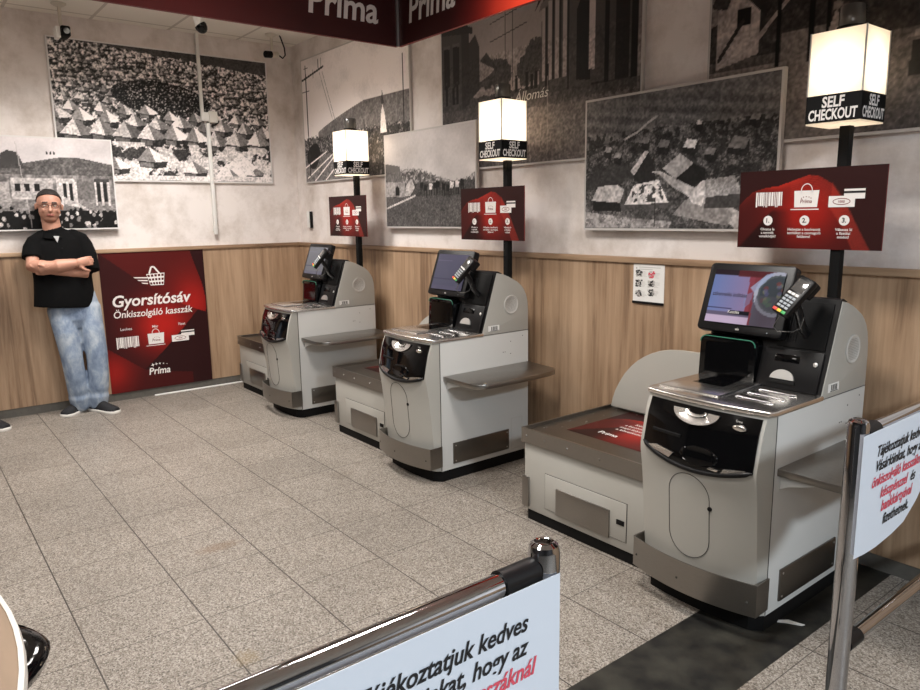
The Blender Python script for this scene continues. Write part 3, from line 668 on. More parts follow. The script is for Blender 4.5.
# the large red poster on the left wall
def floor_poster():
    y0, y1, z0, z1 = -1.843, -.975, .068, 1.267; og = (.02, (y0+y1)/2, z0)
    t = empty('wall_poster', og, 'large dark red poster board with white basket symbol, beside the standing man', 'poster')
    BM().box(.0203, .026, y0, y1, z0, z1).out('board', M['inkdark'], t, og, None)
    cv = Canvas(y1-y0, z1-z0, .006, seed=2); u, v = cv.u, cv.v
    d = np.array((.17, .058, .062)); r = np.array((.44, .09, .075)); o = np.array((.78, .13, .10))
    cv.a = np.ones(u.shape+(3,))*d
    wave = 1-.30*u-.16*np.sin(u*3.0); up_ = v > (1.0-.42*u**1.15-.10*np.sin(u*2.6))
    edge = .92+.07*np.sin((v-.35)*6.2)*(v > .35)-.55*np.clip(.48-v, 0, 1)**.8*1.5
    low = .10+.10*np.sin(v*7.5)+.0
    reg = (u < edge)
    lg = np.exp(-(((u-.86)/.22)**2+((v-.60)/.22)**2)); lg2 = np.exp(-(((u-.52)/.28)**2+((v-.46)/.20)**2)); lg3 = np.exp(-(((u-.02)/.2)**2+((v-.15)/.16)**2))
    k = np.where(up_ & reg, .55+.4*lg, 0)
    mid = reg & ~up_ & (v > .10+.62*u**1.4-.08)
    k = np.where(mid, .16+.95*lg2+.25*lg, k)
    lowr = (v < .30-.55*(u-.05)) | (v < .22*np.exp(-u*1.2)); k = np.where(lowr & (u < .8), .35+.5*lg3, k)
    k = np.clip(k, 0, 1.4)
    cv.a = d+(r-d)*np.clip(k, 0, 1)[..., None]+(o-r)*np.clip((lg*up_*reg*.6+lg2*mid*.75+lg3*lowr*.6), 0, 1)[..., None]
    cv.mesh('print', (.0265, y0, z0), Y, Z, M['artred'], t, og)
    O = (.0268, 0, 0); F = (O, Y, Z); inks = [M['inkwhite'], M['inkdark'], M['inkblack']]
    def put(nm, fn):
        b = bmesh.new(); fn(b); flat_obj(nm, b, inks, t, og)
    put('lettering', lambda b: add_text(b, 'Gyorsítósáv', (.0268, -1.768, .812), Y, Z, .135, width=.655, bold=.022, shear=.16))
    put('lettering', lambda b: add_text(b, 'Önkiszolgáló kasszák', (.0268, -1.768, .716), Y, Z, .085, width=.66, bold=.010, shear=.14))
    for s, y in (('Leolvas', -1.68), ('Mér', -1.441), ('Fizet', -1.211)): put('lettering', lambda b: add_text(b, s, (.0268, y, .606), Y, Z, .032, align='c', bold=.01))
    put('barcode_symbol', lambda b: icon_barcode(b, -1.767, -1.587, .458, .548, F)); put('bag_symbol', lambda b: icon_bag(b, -1.512, -1.372, .462, .556, F, 1)); put('card_symbol', lambda b: icon_card(b, -1.309, -1.108, .462, .556, F, 1, 2))
    def basket(b):
        for q, ya in enumerate((1.055, 1.03, 1.005)): flat_poly(b, [(-1.585+.03*q, ya), (-1.47, ya-.006), (-1.47, ya-.016), (-1.57+.03*q, ya-.010)], *F)
        bx = [(-1.478, 1.075), (-1.325, 1.080), (-1.338, .975), (-1.448, .975)]
        def bp(s, t_):
            a = Vector(bx[0]).lerp(Vector(bx[1]), s); c_ = Vector(bx[3]).lerp(Vector(bx[2]), s); return a.lerp(c_, t_)
        for q in range(6): flat_poly(b, [bp(max(0, q/5-.03), 0), bp(min(1, q/5+.03), 0), bp(min(1, q/5+.03), 1), bp(max(0, q/5-.03), 1)], *F)
        for q in range(4): flat_poly(b, [bp(0, max(0, q/3-.07)), bp(1, max(0, q/3-.07)), bp(1, min(1, q/3+.07)), bp(0, min(1, q/3+.07))], *F, lift=.0013)
        for a, c_ in (((-1.452, 1.078), (-1.432, 1.135)), ((-1.432, 1.135), (-1.410, 1.135)), ((-1.410, 1.135), (-1.368, 1.078))):
            a, c_ = Vector(a), Vector(c_); d_ = (c_-a).normalized(); p = Vector((-d_.y, d_.x))*.007; flat_poly(b, [a-p, c_-p, c_+p, a+p], *F, lift=.0016)
    put('basket_symbol', basket)
    def brand(b): add_text(b, 'Príma', (.0268, -1.526, .193), Y, Z, .085, width=.182, bold=.02, shear=.15); brand_stars(b, -1.49, -1.37, .262, .017, F)
    put('brand_name', brand)
floor_poster()

# overhead fascia boards meeting in a corner
def banner(name, org, right, w_, label, light_at):
    z0, h = 2.45, .55; og = Vector(org); t = empty(name, og, label, 'banner', 'overhead red fascia boards')
    right = Vector(right); nrm = right.cross(Vector(Z))
    b = bmesh.new(); P = [og, og+right*w_, og+right*w_-nrm*.02, og-nrm*.02]
    add_prism(b, [(p.x, p.y) for p in P], 'z', z0, z0+h); to_obj('board', b, M['inkdark'], t, og)
    cv = Canvas(w_, h, .012, seed=8); u, v = cv.u*w_, cv.v*h
    d = np.array((.20, .072, .072)); r = np.array((.50, .10, .09)); o = np.array((.86, .26, .17))
    if light_at > 0:
        k = np.clip((u-.45-.25*v)/.35, 0, 1); k2 = np.clip((u-.6)/.35, 0, 1)  # orange painted into the print for lamplight falling on this face
    else:
        k = np.clip(((w_-u)-.55)/.6, 0, 1); st_ = np.clip(1-np.abs(v-.36+.35*(w_-u-.2))/.05, 0, 1)*((w_-u) < .45); k = np.maximum(k*.6, st_*.9); k2 = st_
    cv.a = d+(r-d)*k[..., None]+(o-r)*(k2*k)[..., None]
    cv.mesh('print', tuple(og+Vector((0, 0, z0))+nrm*.0006), tuple(right), Z, M['artred'], t, og)
    # two hanging rods up to the ceiling
    for s in (.18, .82):
        p = og+right*(w_*s)-nrm*.01; BM().cyl((p.x, p.y, z0+h), (p.x, p.y, CEIL-.0005), .006, seg=10).out('hanger_rod', M['alu'], t, og)
    return t, og, nrm
t, og, nrm = banner('fascia_board', (3.13, -3.13, 0), Y, 2.25, 'dark red overhead fascia board along the left, ending at the metal corner strip', -1)
b = bmesh.new(); add_text(b, 'Príma', (3.13, -1.415, 2.552), Y, Z, .185, width=.41, bold=.02, shear=.1); brand_stars(b, -1.30, -1.05, 2.71, .03, ((3.13, 0, 0), Y, Z)); flat_obj('lettering', b, M['inkgrey'], t, og)
t2, og2, nrm2 = banner('fascia_board', (3.13, -.88, 0), X, 4.2, 'red overhead fascia board with lamplight painted on in orange, above the far and middle checkout lamps', 1)
b = bmesh.new(); add_text(b, 'Príma', (3.24, -.88, 2.552), X, Z, .185, width=.40, bold=.02, shear=.1); brand_stars(b, 3.35, 3.6, 2.71, .03, ((0, -.88, 0), X, Z)); flat_obj('lettering', b, M['inkgrey'], t2, og2)
BM().box(3.1312, 3.1425, -.8925, -.8812, 2.449, 3.0).out('corner_strip', M['alu'], t, og, None)

# ------------------------------------------------------------------ self checkouts
KB = Vector((5.116, -.5, 0))
XL, XR = 4.852, 5.38
def bulge(x, z=.82):
    t = (x-5.114)/.25; return float(np.interp(z, [.06, .2, .5, .62, .82], [.058, .054, .044, .036, .022]))*max(0, 1-t*t)
def yfront(x, z):
    return float(np.interp(z, [.06, .2, .5, .62, .76, .82, .86], [-.866, -.878, -.908, -.928, -.900, -.876, -.866]))-bulge(x, z)
def surf_panel(xs, zfun, th, off, name, m, parent, nz=10):
    """a panel that follows the bowed front: zfun(x) -> (bottom, top)"""
    b = bmesh.new(); G = []
    for lay in (0, 1):
        g = []
        for x in xs:
            z0, z1 = zfun(x); g.append([b.verts.new((x, yfront(x, z0+(z1-z0)*k/nz)-off-(th if lay else 0), z0+(z1-z0)*k/nz)) for k in range(nz+1)])
        G.append(g)
    n = len(xs)
    for lay in (0, 1):
        for i in range(n-1):
            for k in range(nz): b.faces.new((G[lay][i][k], G[lay][i+1][k], G[lay][i+1][k+1], G[lay][i][k+1]))
    for i in range(n-1):
        for k in (0, nz): b.faces.new((G[0][i][k], G[0][i+1][k], G[1][i+1][k], G[1][i][k]))
    for i in (0, n-1):
        for k in range(nz): b.faces.new((G[0][i][k], G[0][i][k+1], G[1][i][k+1], G[1][i][k]))
    bmesh.ops.recalc_face_normals(b, faces=b.faces)
    return to_obj(name, b, m, parent, KB, smooth=35)
def lspace(a, b_, n): return [a+(b_-a)*i/(n-1) for i in range(n)]
def fasc_bottom(x):
    t = (x-5.135)/.235; return .588+.046*min(1.2, t*t)

SX0, SX1 = 4.829, 5.205
SB, ST = Vector((0, -.523, 1.046)), Vector((0, -.425, 1.322))
def screen_frame():
    up = (ST-SB).normalized(); right = Vector(X); return Vector((SX0, SB.y, SB.z)), right, up, right.cross(up), (ST-SB).length
def display_mesh(parent, kind):
    org, right, up, n, H = screen_frame(); Wd = SX1-SX0
    x0, x1, y0, y1 = .034, Wd-.034, .036, H-.030
    cv = Canvas(x1-x0, y1-y0, .004, seed=31); u, v = cv.u, cv.v
    if kind == 'bright':
        cv.a[:] = (.20, .21, .34)
        a1, a2 = np.array((.34, .44, .74)), np.array((.66, .40, .55)); cv.a = a1+(a2-a1)*u[..., None]
        cv.put(u > .60, (.34, .32, .42)); cv.put((u > .60)*np.clip((u-.6)/.2, 0, 1), (.30, .22, .30))
        cv.poly([(.52, 1), (.72, 1), (.62, .6), (.66, 0), (.55, 0)], (.60, .12, .16), .8)
        cv.put(v > .90, (.17, .12, .16)); cv.put((v > .88) & (u > .35), (.42, .12, .14), .8)
        for i, (r_, col) in enumerate(((.30, (.62, .64, .74)), (.255, (.30, .34, .36)), (.23, (.22, .26, .30)))): cv.disc(.93, .60, r_, col)
        for q in range(30):
            a = cv.rng.uniform(0, 6.28); rr = .2*math.sqrt(cv.rng.random()); cv.disc(.93+rr*math.cos(a), .60+rr*math.sin(a)*1.2, .03, cv.rng.choice([(.5, .2, .2), (.2, .45, .25), (.5, .5, .3), (.3, .3, .5)]), .7)
        cv.poly([(.56, .7), (.76, .96), (.85, .98), (.62, .60)], (.55, .62, .80), .8); cv.poly([(.5, .55), (.62, .62), (.60, .4), (.52, .3)], (.40, .50, .75), .5)
        cv.put((v < .14) & (u < .62), (.72, .62, .78)); cv.put((v > .14) & (v < .20) & (u < .62), (.36, .32, .46)); cv.put((np.abs(v-.275) < .006) & (u < .36), (.2, .18, .35))
        cv.poly([(.34, .17), (.62, .17), (.62, .25), (.34, .25)], (.10, .10, .14))
        cv.put((u > .66) & (v < .55), (.30, .29, .35), .55)
    else:
        a1, a2 = (np.array((.26, .27, .40)), np.array((.34, .33, .45))) if kind == 'dim' else (np.array((.34, .35, .40)), np.array((.40, .41, .46)))
        cv.a = a1+(a2-a1)*v[..., None]
        cv.put((np.abs(v-.82) < .015) & (u < .5), (.42, .42, .55), .6); cv.put((v > .28) & (v < .32) & (u < .8), (.22, .22, .34), .6); cv.put((v < .12), (.30, .28, .42), .6)
    gr = cv.a.mean(-1, keepdims=True); cv.a = (gr+(cv.a-gr)*.66)*(.80 if kind == 'bright' else .85)
    o = cv.mesh('display', tuple(org+right*x0+up*y0+n*.0065), tuple(right), tuple(up), M['disp'] if kind == 'bright' else M['dispdim'], parent, tuple(KB))
    return o

def make_kiosk():
    t = empty('self_checkout', KB, None, 'checkout')
    # carcass and foot
    BM().prism([(-.838, .066), (-.838, .830), (-.151, .830), (-.151, .066)], 'x', XL+.012, XR, bev=.003).out('cabinet', M['greylit'], t, KB)
    b = bmesh.new(); add_prism(b, [(4.875, -.83)]+[(x, -.860-.4*bulge(x, .1)) for x in lspace(4.89, 5.33, 9)]+[(5.372, -.83), (5.372, -.18), (4.875, -.18)], 'z', 0, .066); to_obj('plinth', b, M['matte'], t, KB)
    # hood
    prof = [(-.522, .830), (-.522, .846), (-.407, 1.197), (-.36, 1.188), (-.315, 1.172), (-.271, 1.151), (-.236, 1.133), (-.207, 1.110), (-.186, 1.086), (-.168, 1.052), (-.156, 1.011), (-.151, .95), (-.151, .830)]
    BM().prism(prof, 'x', XL+.012, XR, bev=.004).out('hood', M['grey'], t, KB, 30)
    n = Vector((0, -.351, .115)).normalized()
    n = Vector((0, -(1.197-.846), (.522-.407)*-1)).normalized(); n = Vector((0, -.950, -.0)) 
    bl = BM().prism([(-.527, .838), (-.412, 1.202), (-.395, 1.206), (-.36, 1.192), (-.40, 1.186), (-.50, .838)], 'x', XL+.014, XR-.004, bev=.0015).out('front_console', M['black'], t, KB, 30)
    SL = Vector((0, -.5265, .846)); SU = (Vector((0, -.4115, 1.197))-SL).normalized(); SN = Vector(X).cross(SU)
    def on_slope(x, z, lift=0.):
        k = (z-.846)/SU.z; return Vector((x, 0, 0))+SL+SU*k+SN*lift
    def slab(name, x0, x1, z0, z1, th, m, par, bev=.003, base=.0):
        b = bmesh.new(); P = [on_slope(x0, z0, base), on_slope(x1, z0, base), on_slope(x1, z1, base), on_slope(x0, z1, base)]
        A = [b.verts.new(p) for p in P]; Bv = [b.verts.new(p+SN*th) for p in P]
        fs = [b.faces.new(A[::-1]), b.faces.new(Bv)]+[b.faces.new((A[i], A[(i+1) % 4], Bv[(i+1) % 4], Bv[i])) for i in range(4)]
        bmesh.ops.recalc_face_normals(b, faces=fs)
        if bev: bmesh.ops.bevel(b, geom=list(b.edges), offset=bev, segments=2, profile=.5, affect='EDGES')
        return to_obj(name, b, m, par, KB, smooth=40)
    lid = slab('printer_lid', 5.165, 5.358, 1.008, 1.185, .008, M['matte'], t)
    for q in range(4):   # shallow ridges of the lid
        slab('lid_ridge', 5.20+.012*q, 5.206+.012*q, 1.03, 1.16, .004, M['black'], lid, .001, .007)
    low = slab('receipt_unit', 5.130, 5.362, .850, 1.000, .010, M['black'], t)
    slab('dark_window', 5.175, 5.275, .950, .978, .003, M['gloss'], low, .001, .009)
    b = bmesh.new(); base = on_slope(5.222, .884, .009); P = [base+Vector(X)*(.048*math.cos(R(a)))+SU*(.038*math.sin(R(a))) for a in range(0, 181, 12)]
    A = [b.verts.new(p) for p in P]; Bv = [b.verts.new(p+SN*.008) for p in P]; b.faces.new(A[::-1]); b.faces.new(Bv); k = len(P)
    for i in range(k): b.faces.new((A[i], A[(i+1) % k], Bv[(i+1) % k], Bv[i]))
    bmesh.ops.recalc_face_normals(b, faces=b.faces); to_obj('receipt_tray', b, M['alu'], low, KB)
    slab('receipt_slot', 5.165, 5.275, .868, .881, .006, M['matte'], low, .001, .009)
    bt = bmesh.new(); p = on_slope(5.338, .955, .008); add_lathe(bt, p, [(.009, 0), (.009, .005), (.006, .007)], SN, 16); to_obj('button', bt, M['alu'], low, KB, smooth=40)
    # side details (right flank)
    b = bmesh.new(); add_lathe(b, (XR-.001, -.295, 1.001), [(.058, 0), (.058, .004), (.054, .006), (.052, .0045)], X, 36); sp_ = to_obj('speaker_grille', b, M['inkpale'], t, KB, smooth=40)
    b = bmesh.new()
    for i in range(-7, 8):
        for j in range(-7, 8):
            if (i+.5*(j % 2))**2+j*j < 46: flat_disc(b, (i+.5*(j % 2))*.0066, j*.0066, .0016, (XR+.0038, -.295, 1.001), Y, Z, .0004, n=6)
    flat_obj('perforation', b, M['seam'], sp_, KB)
    b = bmesh.new(); flat_rect(b, -.479, -.391, .853, .887, (XR, 0, 0), Y, Z, .0008, 0)
    for i, x in enumerate((-.455, -.443, -.434, -.422, -.413)): flat_rect(b, x, x+.006, .859, .881, (XR, 0, 0), Y, Z, .0014, 1)
    flat_rect(b, -.462, -.398, .8545, .8575, (XR, 0, 0), Y, Z, .0014, 1)
    flat_obj('rating_label', b, [M['white'], M['inkblack']], t, KB)['label'] = 'white label with a black code'
    BM().box(XR-.001, XR+.0012, -.522, -.152, .8325, .8345).out('hood_seam', M['seam'], t, KB, None)
    pl = BM().box(XR-.001, XR+.008, -.757, -.32, .098, .225, bev=.003).out('kick_plate', M['steeldark'], t, KB); pl['label'] = 'brushed steel plate'
    for y, z in ((-.74, .115), (-.337, .115), (-.74, .208), (-.337, .208)): BM().cyl((XR+.007, y, z), (XR+.0095, y, z), .0045, seg=10).out('screw', M['alu'], pl, KB)
    b = BM()
    for y0, y1, z0, z1 in ((-.297, -.295, .09, .287), (-.205, -.203, .09, .287), (-.297, -.203, .285, .287), (-.297, -.203, .09, .092)): b.box(XR-.001, XR+.001, y0, y1, z0, z1)
    b.out('vent_outline', M['inkpale'], t, KB, None)
    for y, z in ((-.30, .775), (-.36, .715), (-.345, .715), (-.20, .80), (-.30, .70)): BM().cyl((XR-.001, y, z), (XR+.001, y, z), .003, seg=8).out('screw', M['seam'], t, KB)
    # bowed door with chamfered corner posts
    b = bmesh.new(); G = []
    zs = [.070, .12, .2, .3, .4, .5, .56, .60, .63, .67, .72, .77, .828]
    xs = lspace(4.864, 5.362, 19)
    for z in zs:
        row = [(XL, -.842)]+[(x, yfront(x, z)) for x in xs]+[(XR, -.842)]
        G.append([b.verts.new((p[0], p[1], z)) for p in row]+[b.verts.new((XR, -.836, z)), b.verts.new((XL, -.836, z))])
    skin_rings(b, G); bmesh.ops.recalc_face_normals(b, faces=b.faces)
    door = to_obj('front_door', b, M['grey'], t, KB, smooth=28)
    BM().box(XR-.003, XR+.0008, -.8425, -.8385, .07, .828).out('door_seam', M['seam'], t, KB, None)
    # oval hatch
    cx, zc, rx, hz = 5.108, .402, .088, .082
    oval = [(cx+rx*math.cos(R(a)), zc+hz+rx*math.sin(R(a))) for a in range(0, 181, 12)]+[(cx+rx*math.cos(R(a)), zc-hz+rx*math.sin(R(a))) for a in range(180, 361, 12)]
    b = bmesh.new(); add_tube(b, [(x, yfront(x, z)-.0006, z) for x, z in oval], .0014, 6, closed=True)
    hat = to_obj('access_hatch', b, M['seam'], t, KB, smooth=60); hat['label'] = 'thin outlined oval hatch'
    yk = yfront(5.196, .455); BM().cyl((5.198, yk-.003, .455), (5.198, yk+.004, .455), .009, seg=14).out('key_hole', M['matte'], hat, KB)
    # black cash fascia
    fx = lspace(4.884, 5.350, 25)
    fas = surf_panel(fx, lambda x: (fasc_bottom(x), .818), .006, -.001, 'cash_fascia', M['gloss'], t, 12)
    b = bmesh.new(); add_tube(b, [(x, yfront(x, fasc_bottom(x)+.006)-.006, fasc_bottom(x)+.006) for x in fx], [.003]+[.010]*23+[.003], 8); to_obj('lower_lip', b, M['black'], fas, KB, smooth=60)
    yb = lambda x, z: yfront(x, z)-.006
    # silver coin dish: half discs nested, under the counter edge
    b = bmesh.new()
    def half(cx, z0, r, h, off):
        P = [(cx+r*math.cos(R(a)), z0+h*math.sin(R(a))) for a in range(180, 361, 10)]
        f = b.faces.new([b.verts.new((x, yb(x, z)-off, z)) for x, z in P]); return f
    n0 = 19
    def half_ring(cx, z0, r0, h0, r1, h1, off, th):
        L_ = []
        for a in range(180, 361, 10):
            c_, s_ = math.cos(R(a)), math.sin(R(a)); p = (cx+r0*c_, z0+h0*s_); q = (cx+r1*c_, z0+h1*s_)
            L_.append([b.verts.new((p[0], yb(*p)-off, p[1])), b.verts.new((p[0], yb(*p)-off-th, p[1])), b.verts.new((q[0], yb(*q)-off-th*.3, q[1])), b.verts.new((q[0], yb(*q)-off+.002, q[1]))])
        skin_rings(b, L_)
    half_ring(5.104, .806, .097, .047, .050, .022, .0, .008); half_ring(5.104, .806, .046, .020, .034, .011, .0, .006)
    bmesh.ops.recalc_face_normals(b, faces=b.faces); to_obj('coin_dish', b, M['chromeb'], fas, KB, smooth=60)
    add = lambda P, off: [b.verts.new((x, yb(x, z)-off, z)) for x, z in P]
    for nm, P in (('note_lip', [(4.903, .638), (5.030, .620), (5.046, .641), (4.960, .652)]), ('coin_lip', [(5.195, .618), (5.230, .613), (5.238, .621), (5.205, .626)]), ('coin_lip', [(5.245, .612), (5.335, .628), (5.328, .638), (5.255, .629)])):
        b = bmesh.new(); A, Bv = add(P, .001), add(P, .007); b.faces.new(A[::-1]); b.faces.new(Bv)
        for i in range(4): b.faces.new((A[i], A[(i+1) % 4], Bv[(i+1) % 4], Bv[i]))
        bmesh.ops.recalc_face_normals(b, faces=b.faces); to_obj(nm, b, M['chromeb'], fas, KB)
    b = bmesh.new()   # coin bowl: a dark recessed ellipse with a raised collar
    L_ = []
    for a in range(0, 360, 15):
        c_, s_ = math.cos(R(a)), math.sin(R(a)); q = [(5.150+.078*k*c_, .652+.036*k*s_) for k in (1, .93, .72)]
        L_.append([b.verts.new((q[0][0], yb(*q[0])-.0005, q[0][1])), b.verts.new((q[1][0], yb(*q[1])-.005, q[1][1])), b.verts.new((q[2][0], yb(*q[2])-.001, q[2][1]))])
    for i in range(len(L_)):
        a, c_ = L_[i], L_[(i+1) % len(L_)]
        for k in (0, 1): b.faces.new((a[k], c_[k], c_[k+1], a[k+1]))
    b.faces.new([q[2] for q in L_]); to_obj('coin_bowl', b, M['gloss'], fas, KB, smooth=60)
    b = bmesh.new(); G_ = []
    for x in lspace(4.926, 5.062, 9):
        z_ = .704; G_.append([b.verts.new((x, yb(x, z_)+dy, z_+dz)) for dy, dz in ((.002, -.007), (-.004, -.005), (-.004, .005), (.002, .007))])
    skin_rings(b, G_); bmesh.ops.recalc_face_normals(b, faces=b.faces); to_obj('note_slot', b, M['matte'], fas, KB)
    b = bmesh.new(); add_lathe(b, (5.281, yb(5.281, .780)+.004, .778), [(.026, 0), (.026, .009), (.02, .012)], (0, -1, 0), 24)
    for v in b.verts: v.co.z = .778+(v.co.z-.778)*.42
    to_obj('coin_slot', b, M['chromeb'], fas, KB, smooth=50)
    b = bmesh.new(); add_text(b, 'Érme', (5.262, yb(5.277, .797), .796), X, Z, .012, lift=.001, bold=.01); flat_obj('marking', b, M['inkpale'], fas, KB)
    # steel bumper round the foot
    b = bmesh.new(); G = []
    bow = lambda x: -.930-.046*max(0, 1-((x-5.116)/.272)**2)
    outl = [(4.843, -.840), (4.843, -.925)]+[(x, bow(x)) for x in lspace(4.848, 5.388, 21)]+[(5.392, -.93), (5.389, -.840)]
    inl = [(5.384, -.840), (5.387, -.925)]+[(x, bow(x)+.005) for x in lspace(5.383, 4.853, 21)]+[(4.848, -.92), (4.848, -.840)]
    add_prism(b, outl+inl, 'z', .098, .222); bump = to_obj('bumper', b, M['steel'], t, KB, smooth=30); bump['label'] = 'brushed steel wrap'
    for x in (4.87, 5.09, 5.36): BM().cyl((x, bow(x)-.0015, .150), (x, bow(x)+.003, .150), .0045, seg=10).out('screw', M['seam'], bump, KB)
    # steel counter
    b = bmesh.new(); poly = [(4.846, -.855)]+[(x, -.884-1.15*bulge(x)) for x in lspace(4.860, 5.373, 19)]+[(5.386, -.855), (5.386, -.520), (4.846, -.520)]
    add_prism(b, poly, 'z', .8285, .850, bev=.007, seg=3); ctr = to_obj('counter_top', b, M['chromeb'], t, KB, smooth=35)
    pt = BM().box(4.872, 5.140, -.830, -.525, .849, .856, bev=.003).out('scale_plate', M['chromeb'], ctr, KB)
    b = bmesh.new(); flat_poly(b, [(4.935, -.69), (5.075, -.69), (5.055, -.53), (4.950, -.53)], (0, 0, .8565), X, Y, .0006); flat_obj('scanner_glass', b, M['gloss'], pt, KB)
    b = bmesh.new()
    for pts in ([(5.142, -.83), (5.142, -.525)], ): add_tube(b, [(x, y, .853) for x, y in pts], .004, 8)
    to_obj('plate_edge', b, M['chrome'], ctr, KB, smooth=60)
    for y, x0 in ((-.605, 5.176), (-.685, 5.174), (-.765, 5.172)):
        BM().tube([(x0, y, .850), (x0+.008, y, .8545), (x0+.146, y-.004, .8545), (x0+.154, y-.004, .850)], .0035, 8).out('slide_rib', M['chrome'], ctr, KB)
    # scanner tower with green strip
    b = bmesh.new(); A = []
    def rr(x0, x1, z0, z1, r):
        P = [(x0, z0), (x1, z0)]
        for a in range(0, 91, 15): P.append((x1-r+r*math.cos(R(a)), z1-r+r*math.sin(R(a))))
        for a in range(90, 181, 15): P.append((x0+r+r*math.cos(R(a)), z1-r+r*math.sin(R(a))))
        return P
    P = rr(4.858, 5.112, .850, 1.026, .028); lean = lambda z: (z-.85)*.06
    Ff = [b.verts.new((x, -.540+lean(z), z)) for x, z in P]; Bk = [b.verts.new((x, -.47, z)) for x, z in P]
    b.faces.new(Ff); b.faces.new(Bk[::-1])
    for i in range(len(P)): b.faces.new((Ff[i], Bk[i], Bk[(i+1) % len(P)], Ff[(i+1) % len(P)]))
    bmesh.ops.recalc_face_normals(b, faces=b.faces); bmesh.ops.bevel(b, geom=[e for e in b.edges if all(v in Ff for v in e.verts)], offset=.006, segments=2, profile=.5, affect='EDGES')
    sc = to_obj('scanner_tower', b, M['gloss'], t, KB, smooth=35)
    pts = [(x, -.543+lean(z), z) for x, z in rr(4.861, 5.109, .862, 1.023, .026)[2:]]
    b = bmesh.new(); add_tube(b, pts, .0022, 6); to_obj('light_strip', b, M['green'], sc, KB, smooth=60)
    b = bmesh.new(); P = rr(4.885, 5.085, .872, 1.0, .012); f = b.faces.new([b.verts.new((x, -.5408+lean(z), z)) for x, z in P]); 
    bmesh.ops.recalc_face_normals(b, faces=b.faces); to_obj('scanner_window', b, M['gloss'], sc, KB)
    # touch screen on an arm
    org, right, up, n, H = screen_frame(); Wd = SX1-SX0
    b = bmesh.new(); P = [(.0, .0), (Wd, 0), (Wd, H), (0, H)]; rad = .018; Q = []
    for (cx_, cy_), a0 in (((Wd-rad, H-rad), 0), ((rad, H-rad), 90), ((rad, rad), 180), ((Wd-rad, rad), 270)):
        for a in range(0, 91, 18): Q.append((cx_+rad*math.cos(R(a0+a)), cy_+rad*math.sin(R(a0+a))))
    A = [b.verts.new(org+right*p[0]+up*p[1]) for p in Q]; Bv = [b.verts.new(org+right*p[0]+up*p[1]-n*.038) for p in Q]
    b.faces.new(A); b.faces.new(Bv[::-1])
    for i in range(len(Q)): b.faces.new((A[i], Bv[i], Bv[(i+1) % len(Q)], A[(i+1) % len(Q)]))
    bmesh.ops.recalc_face_normals(b, faces=b.faces); bmesh.ops.bevel(b, geom=[e for e in b.edges if all(v in A for v in e.verts)], offset=.005, segments=2, profile=.5, affect='EDGES')
    scr = to_obj('touch_screen', b, M['black'], t, KB, smooth=35)
    b = bmesh.new(); add_text(b, 'elo', org+right*(Wd*.5)+up*.012, right, up, .014, align='c', bold=.02, lift=.0012); flat_poly(b, [(.315, .012), (.319, .012), (.319, .016), (.315, .016)], org, right, up, .0012, 1); flat_obj('maker_mark', b, [M['inkpale'], M['keygrey']], scr, KB)
    b = BM(); b.box(4.96, 5.08, -.48, -.395, 1.06, 1.17, bev=.006); b.out('screen_arm', M['black'], t, KB)
    # card terminal on a bracket
    T0, T1 = Vector((5.238, -.622, 1.162)), Vector((5.306, -.540, 1.292))
    ta = (T1-T0).normalized(); tn = Vector((-.02, -.80, .55)); tn = (tn-ta*tn.dot(ta)).normalized(); tw = ta.cross(tn).normalized()
    if tw.x < 0: tw = -tw
    Lt = (T1-T0).length; C0 = T0+tw*.0
    def tb(name, w0, w1, l0, l1, n0_, n1_, m, par, bev=.006):
        b = bmesh.new(); add_box(b, w0, w1, l0, l1, n0_, n1_, bev=bev); mt = Matrix((tw, ta, tn)).transposed().to_4x4(); mt.translation = C0
        bmesh.ops.transform(b, matrix=mt, verts=b.verts); return to_obj(name, b, m, par, KB, smooth=40)
    ter = tb('card_terminal', -.038, .038, 0, Lt, -.03, 0, M['black'], t, .009)
    tb('terminal_screen', -.026, .026, Lt*.60, Lt*.90, -.001, .0015, M['smoke'], ter, .0005)
    for q in range(3): tb('function_key', -.026+.018*q, -.011+.018*q, Lt*.50, Lt*.555, -.001, .002, M['white'], ter, .0005)
    for rw in range(4):
        for q in range(3): tb('number_key', -.026+.018*q, -.012+.018*q, Lt*(.145+.085*rw), Lt*(.20+.085*rw), -.001, .0018, M['keygrey'], ter, .0005)
    for q, mm in enumerate(('keyred', 'keyyel', 'keygrn')): tb('colour_key', -.03+.0205*q, -.012+.0205*q, Lt*.03, Lt*.095, -.001, .0022, M[mm], ter, .0005)
    tb('paper_housing', -.034, .034, Lt*.62, Lt*1.02, -.062, -.028, M['black'], ter, .01)
    b = bmesh.new(); p = C0+ta*Lt*.45-tn*.03; add_tube(b, [p, p-tn*.03+Vector((.0, .01, -.03)), Vector((5.275, -.50, 1.10)), Vector((5.275, -.455, 1.06))], .016, 10); to_obj('terminal_bracket', b, M['black'], t, KB, smooth=60)
    b = bmesh.new(); add_tube(b, [Vector((5.215, -.565, 1.135)), Vector((5.20, -.575, 1.10)), Vector((5.215, -.57, 1.082)), Vector((5.27, -.56, 1.085)), Vector((5.292, -.545, 1.10)), Vector((5.295, -.53, 1.14))], .002, 6)
    to_obj('cable', b, M['smoke'], t, KB, smooth=60)
    # bag shelf on the flank
    b = bmesh.new(); P = [(XR-.001, -.818), (5.615, -.820), (5.655, -.812), (5.685, -.785), (5.70, -.74), (5.703, -.55), (5.700, -.38), (5.692, -.27), (5.676, -.215), (5.645, -.185), (5.60, -.172), (5.45, -.160), (XR-.001, -.150)]
    add_prism(b, P, 'z', .604, .633, bev=.004); sh = to_obj('bag_shelf', b, M['steel'], t, KB, smooth=35)
